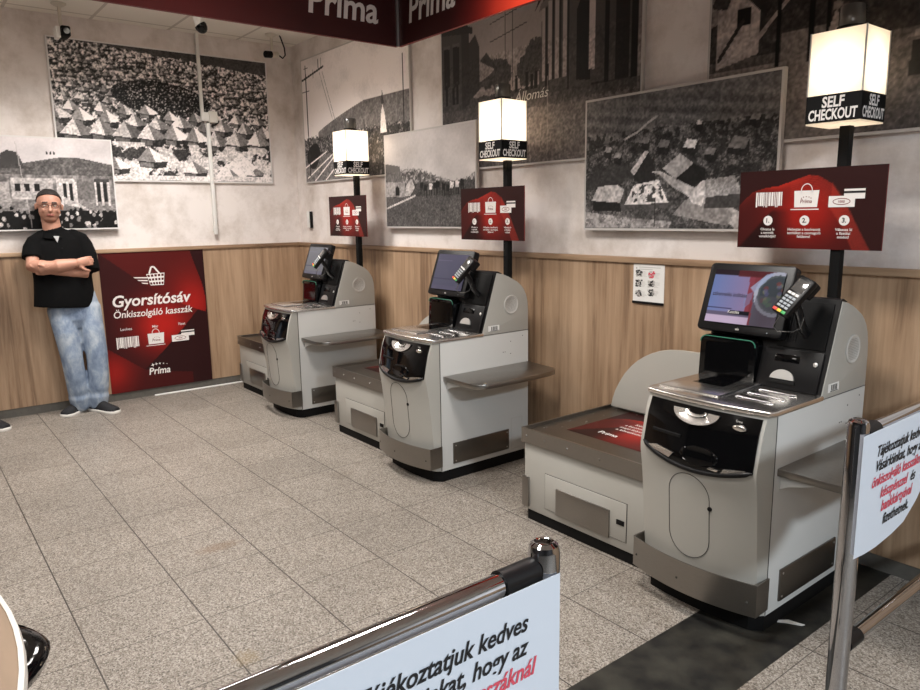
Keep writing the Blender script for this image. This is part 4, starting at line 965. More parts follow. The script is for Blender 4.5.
    for y in (-.79, -.25): BM().prism([(XR-.001, .604), (5.50, .604), (5.50, .592), (5.41, .566), (XR-.001, .548)], 'y', y-.006, y+.006).out('bracket', M['greylit'], sh, KB)
    return t
k1 = make_kiosk()
k1['label'] = 'nearest grey self checkout with a lit coloured screen, beside the right barrier post'
KOFF = [(0, 0), (-1.993, .010), (-3.80, .014)]
ks = [k1]
for i, lb in ((1, 'middle grey self checkout with a dim purple screen, under the middle lamp'), (2, 'farthest grey self checkout, nearest the room corner, with a pale grey screen')):
    c = copy_tree(k1); c.location = KB+Vector((KOFF[i][0], KOFF[i][1], 0)); c['label'] = lb; ks.append(c)
for k, kind in zip(ks, ('bright', 'dim', 'grey')):
    k['group'] = 'self checkouts along the right wall'
    s = find_part(k, 'touch_screen'); d = display_mesh(s, kind)
    if kind == 'bright':
        org, right, up, n, H = screen_frame(); b = bmesh.new()
        add_text(b, 'szkennelés indítása', org+right*.045+up*.150, right, up, .024, width=.155, lift=.0078, bold=.01)
        flat_obj('screen_text', b, [M['disptext'], M['inkpale']], s, KB); b = bmesh.new()
        add_text(b, 'Kezdés', org+right*.158+up*.079, right, up, .018, align='c', lift=.008, mi=1, bold=.01)
        flat_obj('screen_text', b, [M['disptext'], M['inkpale']], s, KB)

# ------------------------------------------------------------------ bagging stations
GB = Vector((4.45, -.46, 0))
def make_bagging():
    t = empty('bagging_station', GB, None, 'bagging counter')
    x0, x1, y0, y1 = 4.052, 4.838, -.797, -.125
    BM().box(x0+.018, x1-.02, y0+.006, y1-.02, 0, .055).out('plinth', M['matte'], t, GB, None)
    BM().box(x0, x1, y0, y1, .055, .412, bev=.003).out('cabinet', M['grey'], t, GB)
    # rim and sunk plate
    b = bmesh.new(); X0, X1, Y0, Y1 = x0-.012, x1, y0-.012, y1+.008
    for box in ((X0, X1, Y0, Y0+.012), (X0, X1, Y1-.012, Y1), (X0, X0+.012, Y0+.012, Y1-.012), (X1-.012, X1, Y0+.012, Y1-.012)): add_box(b, *box, .408, .484)
    rim = to_obj('steel_rim', b, M['steel'], t, GB); rim['label'] = 'brushed steel surround'
    plate = BM().box(X0+.012, X1-.012, Y0+.012, Y1-.012, .4135, .468).out('weighing_plate', M['steeldark'], t, GB, None)
    for x in (4.075, 4.2, 4.35, 4.55, 4.8): BM().lathe((x, Y0-.001, .445), [(.006, -.002), (.004, .003)], (0, -1, 0), seg=10).out('rivet', M['steel'], rim, GB)
    for x, y in ((4.09, -.70), (4.09, -.68), (4.085, -.5), (4.085, -.32), (4.11, -.16), (4.25, -.16), (4.14, -.62), (4.14, -.30), (4.16, -.46)): BM().lathe((x, y, .468), [(.005, -.001), (.004, .002)], Z, seg=10).out('rivet', M['steel'], plate, GB)
    # red sticker
    cv = Canvas(.60, .50, .008, seed=5); wave_art(cv, lines=False)
    st_ = cv.mesh('sticker', (4.19, -.64, .4688), X, Y, M['artred'], plate, tuple(GB)); st_['label'] = 'red printed sticker'
    for s, y, sz in (('Csomagoló felület', -.235, .040), ('Kérjük, helyezze ide', -.33, .032), ('a beolvasott termékeket,', -.372, .032), ('majd folytassa a vásárlást', -.414, .032), ('a következő termékkel.', -.456, .032), ('Príma', -.56, .05)):
        b = bmesh.new(); add_text(b, s, (4.50 if sz < .05 else 4.38, y, .4693), X, Y, sz, align='c', bold=.012)
        flat_obj('lettering', b, M['inkwhite'], plate, GB)
    # drawer front
    dr = BM().box(4.200, 4.703, y0-.004, y0+.001, .096, .276, bev=.0012).out('drawer_front', M['grey'], t, GB)
    b = BM()
    for a in ((4.197, 4.2005, .094, .278), (4.7025, 4.706, .094, .278), (4.197, 4.706, .2755, .2785), (4.197, 4.706, .094, .0965)): b.box(a[0], a[1], y0-.0015, y0+.001, a[2], a[3])
    b.out('gap', M['seam'], dr, GB, None)
    pl = BM().box(4.280, 4.613, y0-.014, y0-.003, .089, .224, bev=.004).out('push_plate', M['steel'], dr, GB); pl['label'] = 'brushed steel plate'
    BM().box(4.650, 4.694, y0-.007, y0-.003, .170, .193, bev=.001).out('latch', M['matte'], dr, GB)
    BM().box(x0-.012, x0+.035, y0-.012, y0+.045, .068, .230, bev=.006).out('corner_guard', M['steel'], t, GB)
    # rounded fin at the back
    P = [(4.070, .484), (4.080, .53), (4.098, .58), (4.122, .625), (4.157, .680), (4.2, .728), (4.24, .763), (4.283, .791), (4.33, .816), (4.376, .834), (4.43, .847), (4.50, .855), (4.61, .857), (4.845, .857), (4.845, .484)]
    BM().prism(P, 'y', -.160, -.136, bev=.004).out('back_fin', M['grey'], t, GB)
    return t
g1 = make_bagging()
for i, lb in enumerate(('steel topped bagging counter with red sticker, left of the nearest self checkout', 'steel topped bagging counter between the farthest and middle self checkouts', 'steel topped bagging counter between the room corner and the farthest self checkout')):
    c = g1 if i == 0 else copy_tree(g1); c.location = GB+Vector((KOFF[i][0], KOFF[i][1], 0)); c['label'] = lb; c['group'] = 'bagging counters beside the self checkouts'

# ------------------------------------------------------------------ lamps on poles and the red instruction signs
PB = Vector((5.252, -.205, 1.11))
def make_lamp():
    t = empty('pole_lamp', PB, None, 'lamp')
    BM().prism([(-.225, 1.131), (-.185, 1.099), (-.185, 1.868), (-.225, 1.868)], 'x', 5.232, 5.272, bev=.003).out('pole', M['matte'], t, PB)
    x0, x1, y0, y1, z0, z1 = 5.160, 5.362, -.350, -.152, 1.860, 2.196
    b = bmesh.new(); add_box(b, x0, x1, y0, y1, z0, z1); op = to_obj('lamp_shade', b, M['opal'], t, PB); op['label'] = 'glowing white acrylic box'
    b = bmesh.new()
    for q in ((x0-.002, x1+.002, y0-.002, y0-.0005), (x0-.002, x1+.002, y1+.0005, y1+.002), (x0-.002, x0-.0005, y0-.0005, y1+.0005), (x1+.0005, x1+.002, y0-.0005, y1+.0005)): add_box(b, *q, 1.866, 1.967)
    bd = to_obj('text_band', b, M['band'], t, PB); bd['label'] = 'black band with white lettering'
    for og, rt in (((0, y0-.002, 0), X), ((x1+.002, 0, 0), Y), ((0, y1+.002, 0), (-1, 0, 0)), ((x0-.002, 0, 0), (0, -1, 0))):
        c_ = Vector(((x0+x1)/2, (y0+y1)/2, 0)); o_ = Vector(og); rtv = Vector(rt)
        p = Vector((o_.x if abs(rtv.y) > .5 else c_.x, o_.y if abs(rtv.x) > .5 else c_.y, 0))
        b = bmesh.new(); add_text(b, 'SELF', p+Vector((0, 0, 1.921)), rt, Z, .054, width=.084, align='c', bold=.03, shear=.05)
        add_text(b, 'CHECKOUT', p+Vector((0, 0, 1.876)), rt, Z, .054, width=.182, align='c', bold=.03, shear=.05)
        flat_obj('lettering', b, M['inkwhite'], bd, PB)
    for x in (x0, x1):
        for y in (y0, y1): BM().box(x-.0025, x+.0025, y-.0025, y+.0025, 1.967, z1+.001).out('corner_edge', M['inkpale'], op, PB, None)
    BM().lathe((5.262, -.25, z1), [(.052, .0005), (.052, .022), (.046, .024)], Z).out('beacon_base', M['matte'], t, PB)
    BM().lathe((5.262, -.25, z1), [(.046, .024), (.047, .03), (.047, .092), (.043, .098), (.02, .1)], Z).out('beacon', M['smoke'], t, PB)
    return t
l1 = make_lamp(); lamps = []
for i, lb in enumerate(('tall black pole with lit white box lamp, rising from the nearest self checkout', 'tall black pole with lit white box lamp, rising from the middle self checkout', 'tall black pole with lit white box lamp, rising from the farthest self checkout')):
    c = l1 if i == 0 else copy_tree(l1); c.location = PB+Vector((KOFF[i][0], KOFF[i][1], 0)); c['label'] = lb; c['group'] = 'lamps above the self checkouts'
    ld = bpy.data.lights.new('bulb', 'POINT'); ld.energy = LAMP_W; ld.color = (1, .86, .70); ld.shadow_soft_size = .03
    lo = bpy.data.objects.new('bulb', ld); COL.objects.link(lo); lo.parent = c; lo.location = Vector((5.261, -.251, 2.06))-PB
SB_ = Vector((5.127, -.228, 1.38))
def make_sign():
    t = empty('instruction_sign', SB_, None, 'sign')
    x0, x1, z0, z1 = 4.827, 5.428, 1.380, 1.705
    BM().box(x0, x1, -.232, -.226, z0, z1).out('board', M['inkdark'], t, SB_, None)
    cv = Canvas(x1-x0, z1-z0, .004, seed=4); wave_art(cv); cv.mesh('print', (x0, -.2325, z0), X, Z, M['artred'], t, tuple(SB_))
    F = ((0, -.2326, 0), X, Z); inks = [M['inkwhite'], M['inkdark'], M['inkblack']]
    for nm, fn in (('barcode_symbol', lambda b: icon_barcode(b, 4.905, 5.022, 1.558, 1.615, F)), ('bag_symbol', lambda b: icon_bag(b, 5.073, 5.176, 1.550, 1.617, F, 1)), ('card_symbol', lambda b: icon_card(b, 5.216, 5.353, 1.548, 1.618, F, 1, 2))):
        b = bmesh.new(); fn(b); flat_obj(nm, b, inks, t, SB_)
    for k, (x, lines) in enumerate(((4.965, ('Olvassa le', 'a termék', 'vonalkódját!')), (5.123, ('Helyezze a beolvasott', 'terméket a csomagoló', 'felületre!')), (5.282, ('Válassza ki', 'a fizetési', 'módot!')))):
        b = bmesh.new(); flat_disc(b, x, 1.496, .0205, *F); add_text(b, '%d.' % (k+1), (x, -.2326, 1.488), X, Z, .026, align='c', bold=.02, lift=.002, mi=2)
        flat_obj('number_badge', b, inks, t, SB_)
        b = bmesh.new()
        for q, s in enumerate(lines): add_text(b, s, (x, -.2326, 1.455-.0148*q), X, Z, .0155, align='c', bold=.012)
        flat_obj('lettering', b, inks, t, SB_)
    return t
s1 = make_sign()
for i, lb in enumerate(('red three step instruction sign on the pole of the nearest self checkout', 'red three step instruction sign on the pole of the middle self checkout', 'red three step instruction sign on the pole of the farthest self checkout')):
    c = s1 if i == 0 else copy_tree(s1); c.location = SB_+Vector((KOFF[i][0], KOFF[i][1], 0)); c['label'] = lb; c['group'] = 'red instruction signs'

# ------------------------------------------------------------------ barriers
def barrier(name, px, py, pdir, length, label, rr=.027):
    og = Vector((px, py, 0)); t = empty(name, og, label, 'barrier', 'chrome barriers at the entrance')
    def post(y, first):
        b = BM().lathe((px, y, 0), [(rr, .008), (rr, .985), (rr-.003, .995), (rr-.010, 1.0), (rr-.014, .998)], Z, seg=36)
        p = b.out('post', M['chrome'], t, og, 30)
        BM().lathe((px, y, 0), [(.075, .0), (.075, .008), (.055, .012), (rr+.004, .016)], Z, seg=32).out('floor_flange', M['chromeb'], p, og)
        if first: BM().lathe((px, y, .9965), [(.013, 0), (.013, .003), (.006, .0035)], Z, seg=24).out('cap_ring', M['chrome'], p, og)
    ye = py+pdir*length
    post(py, True); post(ye, False)
    for z, r, nm, mm in ((.955, .0195, 'top_rail', 'chrome'), (.345, .0195, 'bottom_rail', 'chrome')):
        a = py+pdir*(rr-.002); e = ye-pdir*(rr-.002)
        ra = BM().cyl((px, a+pdir*.05, z), (px, e-pdir*.05, z), r, seg=28).out(nm, M[mm], t, og)
        for p0, p1 in ((a, a+pdir*.075), (e-pdir*.075, e)): BM().cyl((px, p0, z), (px, p1, z), r+.004, seg=28).out('sleeve', M['black'], ra, og)
    return t
barrier('crowd_barrier', 5.807, -2.413, -1, 1.75, 'chrome tube barrier in the foreground, its post nearest the standing white notice corner')
barrier('crowd_barrier', 5.825, -1.279, 1, 1.16, 'chrome tube barrier at the right, running from a tall post to the wall')
LINES = [(('Tájékoztatjuk kedves', 0),), (('Vásárlóinkat, hogy az', 0),), (('önkiszolgáló kasszáknál', 1),), (('készpénzzel', 1), ('és', 0)), (('bankkártyával', 1),), (('fizethetnek.', 0),)]
def notice(x, y0, y1, ztop, bottom, cy, base, label):
    """a printed paper sheet hung over a rail; bottom(y) is its lower edge"""
    og = Vector((x, (y0+y1)/2, ztop)); t = empty('paper_notice', og, label, 'notice', 'white notices on the barriers')
    ny, nz = 30, 14; b = bmesh.new(); G = []
    def xo(y, z): 
        s = max(0, (y+1.01)/.4) if y1 > -1.2 else 0
        return x+.045*s*s*max(0, (ztop-z)/.35)**2
    for lay in (0, 1):
        G.append([[b.verts.new((xo(y, z)-(.0008 if lay else 0), y, z)) for z in [bottom(y)+(ztop-bottom(y))*k/nz for k in range(nz+1)]] for y in lspace(y0, y1, ny)])
    for lay in (0, 1):
        for i in range(ny-1):
            for k in range(nz): b.faces.new((G[lay][i][k], G[lay][i+1][k], G[lay][i+1][k+1], G[lay][i][k+1]))
    for i in range(ny-1):
        for k in (0, nz): b.faces.new((G[0][i][k], G[0][i+1][k], G[1][i+1][k], G[1][i][k]))
    for i in (0, ny-1):
        for k in range(nz): b.faces.new((G[0][i][k], G[0][i][k+1], G[1][i][k+1], G[1][i][k]))
    bmesh.ops.recalc_face_normals(b, faces=b.faces); to_obj('sheet', b, M['paper'], t, og, smooth=50)
    SX = .0375
    def wid(ln): return sum(max(v[0] for v in glyphs(t_, .02, .28)[0])-min(v[0] for v in glyphs(t_, .02, .28)[0]) for t_, _ in ln)*SX+.02*(len(ln)-1)
    cy = cy-wid(LINES[0])/2 if cy < -2 else cy+wid(LINES[0])/2
    for q, ln in enumerate(LINES):
        z = base-.0418*q; yy = cy-wid(ln)/2; b = bmesh.new()
        for s, mi in ln:
            wd = wid(((s, 0),)); add_text(b, s, (x, yy, z), Y, Z, .043, width=wd, bold=.02, shear=.28, lift=.0015, mi=mi); yy += wd+.02
        for v in b.verts: v.co.x += xo(v.co.y, v.co.z)-x
        flat_obj('lettering', b, [M['inkblack'], M['inkred']], t, og)
    return t
notice(5.838, -2.985, -2.406, .953, lambda y: .55, -2.479, .880, 'white paper notice with black and red writing on the foreground barrier')
notice(5.856, -1.316, -.74, .966, lambda y: float(np.interp(y, [-1.316, -1.25, -1.18, -1.08, -1.0, -.926, -.85, -.74], [.631, .625, .624, .632, .646, .690, .76, .86])), -1.225, .893, 'white paper notice with a curling lower corner on the right barrier')

# ------------------------------------------------------------------ small wall fittings
def conduit():
    t = empty('cable_conduit', (.03, -.86, 1.4), 'white vertical cable conduit with a junction box, on the left wall', 'cable conduit'); og = t.location.copy()
    u = BM().box(.0245, .050, -.905, -.878, 2.46, CEIL-.002, bev=.002).out('upper_duct', M['white'], t, og)
    l = BM().box(.0245, .050, -.862, -.832, 1.398, 2.37, bev=.002).out('lower_duct', M['white'], t, og)
    BM().box(.0245, .062, -.905, -.84, 2.385, 2.46, bev=.004).out('duct_joint', M['white'], t, og)
    BM().box(.0245, .068, -.838, -.765, 2.375, 2.470, bev=.004).out('junction_box', M['wallpanel'], t, og)
    for par, yc, zc in ((l, -.847, 1.44), (l, -.847, 1.80), (u, -.8915, 3.05)): BM().box(.0005, .0247, yc-.012, yc+.012, zc-.008, zc+.008).out('clip', M['white'], par, og, None)
conduit()
def camera_arm(x, y, zdrop, kind, label):
    og = Vector((x, y, CEIL)); t = empty('security_camera', og, label, 'security camera', 'security cameras under the ceiling')
    BM().lathe((x, y, CEIL-.0005), [(.052, 0), (.052, -.008), (.030, -.022), (.012, -.026)], Z).out('ceiling_mount', M['offwhite'], t, og)
    if kind == 'box':
        BM().cyl((x, y, CEIL-.02), (x, y, CEIL-.17), .013, seg=14).out('stem', M['offwhite'], t, og)
        BM().box(x-.05, x+.05, y-.045, y-.015, CEIL-.25, CEIL-.17, bev=.004).out('bracket', M['white'], t, og)
        bo = BM().box(x-.075, x+.075, y-.014, y+.05, CEIL-.24, CEIL-.165, bev=.012).out('camera_body', M['matte'], t, og)
        BM().cyl((x+.07, y+.018, CEIL-.205), (x+.09, y+.018, CEIL-.205), .022, seg=18).out('lens', M['gloss'], bo, og)
    else:
        BM().cyl((x, y, CEIL-.02), (x, y, CEIL-.13), .012, seg=14).out('stem', M['offwhite'], t, og)
        bo = BM().lathe((x, y+.055, CEIL-.165), [(.020, 0), (.026, .01), (.026, .10), (.022, .13)], (.25, -1, -.12), seg=20).out('camera_body', M['offwhite'], t, og)
        BM().lathe((x, y+.055, CEIL-.165), [(.029, .075), (.029, .136), (.020, .137)], (.25, -1, -.12), seg=20).out('hood_ring', M['matte'], bo, og)
        BM().tube([(x, y+.05, CEIL-.16), (x, y+.10, CEIL-.19), (x, y+.125, CEIL-.16), (x, y+.12, CEIL-.10), (x, y+.09, CEIL-.02), (x, y+.08, CEIL-.001)], .0065, 8).out('cable', M['black'], t, og)
camera_arm(.34, -2.0, .2, 'box', 'black box camera on a ceiling stem above the town panorama, far left')
camera_arm(.36, -.352, .2, 'bullet', 'small bullet camera with looping black cable, at the room corner')
def dome_cam():
    x, y = .80, -1.12; og = Vector((x, y, CEIL)); t = empty('security_camera', og, 'white camera with a black dome below the fascia edge, above the conduit', 'security camera', 'security cameras under the ceiling')
    d = Vector((-.1, .28, -1)).normalized(); p = Vector((x, y-.035, CEIL-.0005))
    BM().lathe(p, [(.036, .002), (.036, .12), (.034, .125)], d, seg=24).out('housing', M['white'], t, og)
    q = p+d*.125; BM().lathe(q, [(.044, -.004), (.046, .012), (.04, .035), (.028, .052), (.012, .062)], (d+Vector((.3, .3, 0))).normalized(), seg=24).out('dome', M['gloss'], t, og)
dome_cam()
t = empty('wall_sensor', (.258, 0, 1.437), 'small white box with a black edge on the wall near the corner', 'wall sensor'); og = t.location.copy()
BM().box(.222, .270, -.030, -.0005, 1.440, 1.595, bev=.004).out('cover', M['white'], t, og)
BM().box(.271, .292, -.026, -.0005, 1.437, 1.592, bev=.004).out('side_strip', M['black'], t, og)
# paper guide in a clip
t = empty('guide_sheet', (4.194, -.02, 1.05), 'white printed guide sheet with small pictures on the wood panelling', 'notice'); og = t.location.copy()
BM().box(4.0935, 4.2945, -.0235, -.0205, 1.062, 1.264).out('sheet', M['white'], t, og, None)
BM().box(4.0925, 4.2955, -.030, -.0205, 1.050, 1.063, bev=.002).out('holder_strip', M['black'], t, og)
b = bmesh.new(); rg = np.random.default_rng(2)
for x, zs in ((4.108, (1.195, 1.14, 1.085)), (4.19, (1.19, 1.14, 1.095))):
    for z in zs:
        for q in range(60):
            xx = x+rg.random()*.036; zz = z+rg.random()*.033; s = .003+rg.random()*.005
            flat_rect(b, xx, xx+s*1.5, zz, zz+s, (0, -.0235, 0), X, Z, .0005+.00002*q, int(rg.choice([0, 0, 1, 1])) if not (x > 4.15 and z > 1.16) else int(rg.choice([1, 2, 2])))
        for q in range(5): flat_rect(b, x+.040, x+.040+.02+rg.random()*.018, z+.004+q*.006, z+.0055+q*.006, (0, -.0235, 0), X, Z, .0006, 1)
flat_rect(b, 4.11, 4.118, 1.237, 1.247, (0, -.0235, 0), X, Z, .0006, 1)
for q in range(2): flat_rect(b, 4.13, 4.27-.05*q, 1.246-.011*q, 1.249-.011*q, (0, -.0235, 0), X, Z, .0006, 1)
flat_obj('printing', b, [M['inkblack'], M['inkpale'], M['inkred']], t, og)
# white cable cover on the floor by the left wall
tag(BM().box(.030, .052, -1.50, -.55, 0, .011, bev=.003).out('cable_cover', M['white'], smooth=40), 'thin white cable cover on the floor under the red poster', 'cable cover')
# torn scrap on the dark strip
b = bmesh.new(); P = [(5.375, -.735), (5.40, -.715), (5.445, -.69), (5.452, -.675), (5.42, -.685), (5.395, -.69), (5.372, -.72)]
add_prism(b, P, 'z', .0005, .004); o = to_obj('paper_scrap', b, M['white']); tag(o, 'torn white scrap on the dark floor strip by the nearest checkout', 'litter')

# ------------------------------------------------------------------ tall table and stool, foreground left
def tall_table():
    zt, r = 1.10, .70; cx, cy = 5.739, -3.852; og = Vector((cx, cy, 0)); t = empty('tall_table', og, 'tall round table with a brown top and pale rim, cut off at lower left', 'table')
    BM().lathe((cx, cy, 0), [(r-.007, zt-.012), (r-.007, zt+.0005), (r-.02, zt+.001)], Z, seg=96).out('table_top', M['tabletop'], t, og)
    b = bmesh.new(); G = []
    for i in range(96):
        a = 2*math.pi*i/96; d = Vector((math.cos(a), math.sin(a), 0)); G.append([b.verts.new(Vector((cx, cy, 0))+d*q+Vector((0, 0, z))) for q, z in ((r-.007, zt-.014), (r-.001, zt-.014), (r, zt-.006), (r-.002, zt+.001), (r-.007, zt+.002))])
    skin_rings(b, G+[G[0]], False); to_obj('edge_band', b, M['rim'], t, og, smooth=50)
    BM().cyl((cx, cy, .02), (cx, cy, zt-.0125), .035, seg=24).out('column', M['chrome'], t, og)
    BM().lathe((cx, cy, 0), [(.24, 0), (.24, .01), (.1, .022), (.04, .04)], Z, seg=48).out('base', M['chromeb'], t, og)
tall_table()
def stool(cx, cy):
    og = Vector((cx, cy, 0)); t = empty('bar_stool', og, 'black moulded stool with chrome foot, half hidden behind the tall table', 'stool')
    b = bmesh.new(); rs = []
    for k, (q, z) in enumerate(((.10, .600), (.16, .606), (.193, .622), (.20, .640), (.185, .655), (.15, .652), (.10, .640), (.02, .636))):
        rs.append(ring(b, (cx, cy, z), Vector(X), Vector(Y), q, q*.92, 36, 1.75))
    skin_rings(b, rs); to_obj('seat', b, M['gloss'], t, og, smooth=60)
    BM().cyl((cx, cy, .03), (cx, cy, .603), .024, seg=20).out('column', M['chrome'], t, og)
    BM().lathe((cx, cy, 0), [(.20, 0), (.20, .012), (.09, .024), (.03, .045)], Z, seg=40).out('base', M['chromeb'], t, og)
    b = bmesh.new(); add_tube(b, [(cx+.2*math.cos(R(a)), cy+.2*math.sin(R(a)), .008) for a in range(0, 360, 10)], .008, 8, closed=True); to_obj('base_rim', b, M['black'], t, og, smooth=60)
    b = bmesh.new(); add_tube(b, [(cx+.15*math.cos(R(a)), cy+.15*math.sin(R(a)), .25) for a in range(0, 360, 12)], .009, 8, closed=True); add_cyl(b, (cx-.15, cy, .25), (cx+.15, cy, .25), .007, seg=8); to_obj('foot_ring', M and b, M['chrome'], t, og, smooth=60)
stool(4.93, -3.225)

# ------------------------------------------------------------------ people
def blob(b, chain, seg=20, flat=False):
    """tapered limb through (x, y, z, r) or (x, y, z, ry, rx) points with rounded ends"""
    pts = [Vector(p[:3]) for p in chain]; rad = [(p[3], p[4] if len(p) > 4 else p[3]) for p in chain]; n = len(pts); rs = []
    for i in range(n):
        d = (pts[min(i+1, n-1)]-pts[max(i-1, 0)]).normalized()
        u = (Vector(Y)-d*d.y).normalized() if abs(d.y) < .9 else (Vector(Z)-d*d.z).normalized(); v = d.cross(u)
        ra, rb = rad[i]
        if i == 0:
            for s in (.35, .75): 
                k = math.sqrt(1-(1-s)**2); rs.append(ring(b, pts[0]-d*ra*(1-s)*.9, u, v, ra*k, rb*k, seg))
        rs.append(ring(b, pts[i], u, v, ra, rb, seg))
        if i == n-1 and not flat:
            for s in (.75, .35):
                k = math.sqrt(1-(1-s)**2); rs.append(ring(b, pts[i]+d*ra*(1-s)*.9, u, v, ra*k, rb*k, seg))
    skin_rings(b, rs)
def ellip(b, c, rx, ry, rz, seg=24):
    n = 14; rs = []
    for i in range(1, n):
        t = math.pi*i/n; rs.append(ring(b, Vector(c)+Vector((0, 0, -rz*math.cos(t))), Vector(X), Vector(Y), rx*math.sin(t), ry*math.sin(t), seg))
    skin_rings(b, rs)
def fuse(name, b, m, parent, og, voxel=.007, smooth=4, paint=None):
    """fuse overlapping shapes into one continuous surface"""
    bmesh.ops.recalc_face_normals(b, faces=b.faces)
    me = bpy.data.meshes.new(name); b.to_mesh(me); b.free(); o = bpy.data.objects.new(name, me); COL.objects.link(o)
    md = o.modifiers.new('r', 'REMESH'); md.mode = 'VOXEL'; md.voxel_size = voxel
    if smooth: ms = o.modifiers.new('s', 'SMOOTH'); ms.factor = .5; ms.iterations = smooth
    dg = bpy.context.evaluated_depsgraph_get(); dg.update(); m2 = bpy.data.meshes.new_from_object(o.evaluated_get(dg)); bpy.data.objects.remove(o)
    m2.name = name
    for v in m2.vertices: v.co -= Vector(og)
    m2.polygons.foreach_set('use_smooth', [True]*len(m2.polygons))
    m2.materials.clear()
    for x in (m if isinstance(m, (list, tuple)) else [m]): m2.materials.append(x)
    if paint:
        for p in m2.polygons: p.material_index = paint(p.center+Vector(og))
    o = bpy.data.objects.new(name, m2); COL.objects.link(o); o.parent = parent
    return o
M['lip'] = mat('lip', (168, 104, 92), .5); M['brow'] = mat('brow', (58, 42, 36), .7); M['eyewhite'] = mat('eye_white', (210, 200, 192), .3); M['iris'] = mat('iris', (46, 34, 28), .2); M['stubble'] = mat('stubble', (168, 122, 102), .6, vary=.12, scale=80)
def shoe(parent, og, heel, toe, name='shoe'):
    h, tt = Vector(heel), Vector(toe); d = (tt-h); L_ = d.length; d.normalize(); s = Vector((-d.y, d.x, 0))
    prof = [(0, .032, .090), (.06, .041, .102), (.25, .043, .106), (.42, .042, .096), (.58, .048, .078), (.75, .054, .064), (.88, .050, .054), (.97, .032, .042)]
    b = bmesh.new(); rs = []
    for q, w_, hh in prof:
        c_ = h+d*(q*L_); rs.append([b.verts.new(c_+s*(w_*math.cos(R(a)))+Vector((0, 0, .016+max(0, math.sin(R(a)))*(hh-.016)))) for a in range(0, 181, 15)])
    skin_rings(b, rs); sh = to_obj(name, b, M['shoe'], parent, og, smooth=60)
    b = bmesh.new(); P = []
    for sg in (1, -1):
        pts = [(q, w_+.004) for q, w_, _ in prof]+[(1.0, .012)]
        P += [(h+d*(q*L_)+s*(sg*w_)) for q, w_ in (pts if sg == 1 else pts[::-1])]
    add_prism(b, [(p.x, p.y) for p in P], 'z', 0, .022, bev=.003); to_obj('sole', b, M['sole'], sh, og, smooth=40)
    b = BM()
    for k in range(4):
        c_ = h+d*(L_*(.42+.06*k)); hh = .080-.0075*k; b.tube([c_+s*.022+Vector((0, 0, hh-.012)), c_+Vector((0, 0, hh+.001)), c_-s*.022+Vector((0, 0, hh-.012))], .003, 6)
    b.out('laces', M['black'], sh, og)
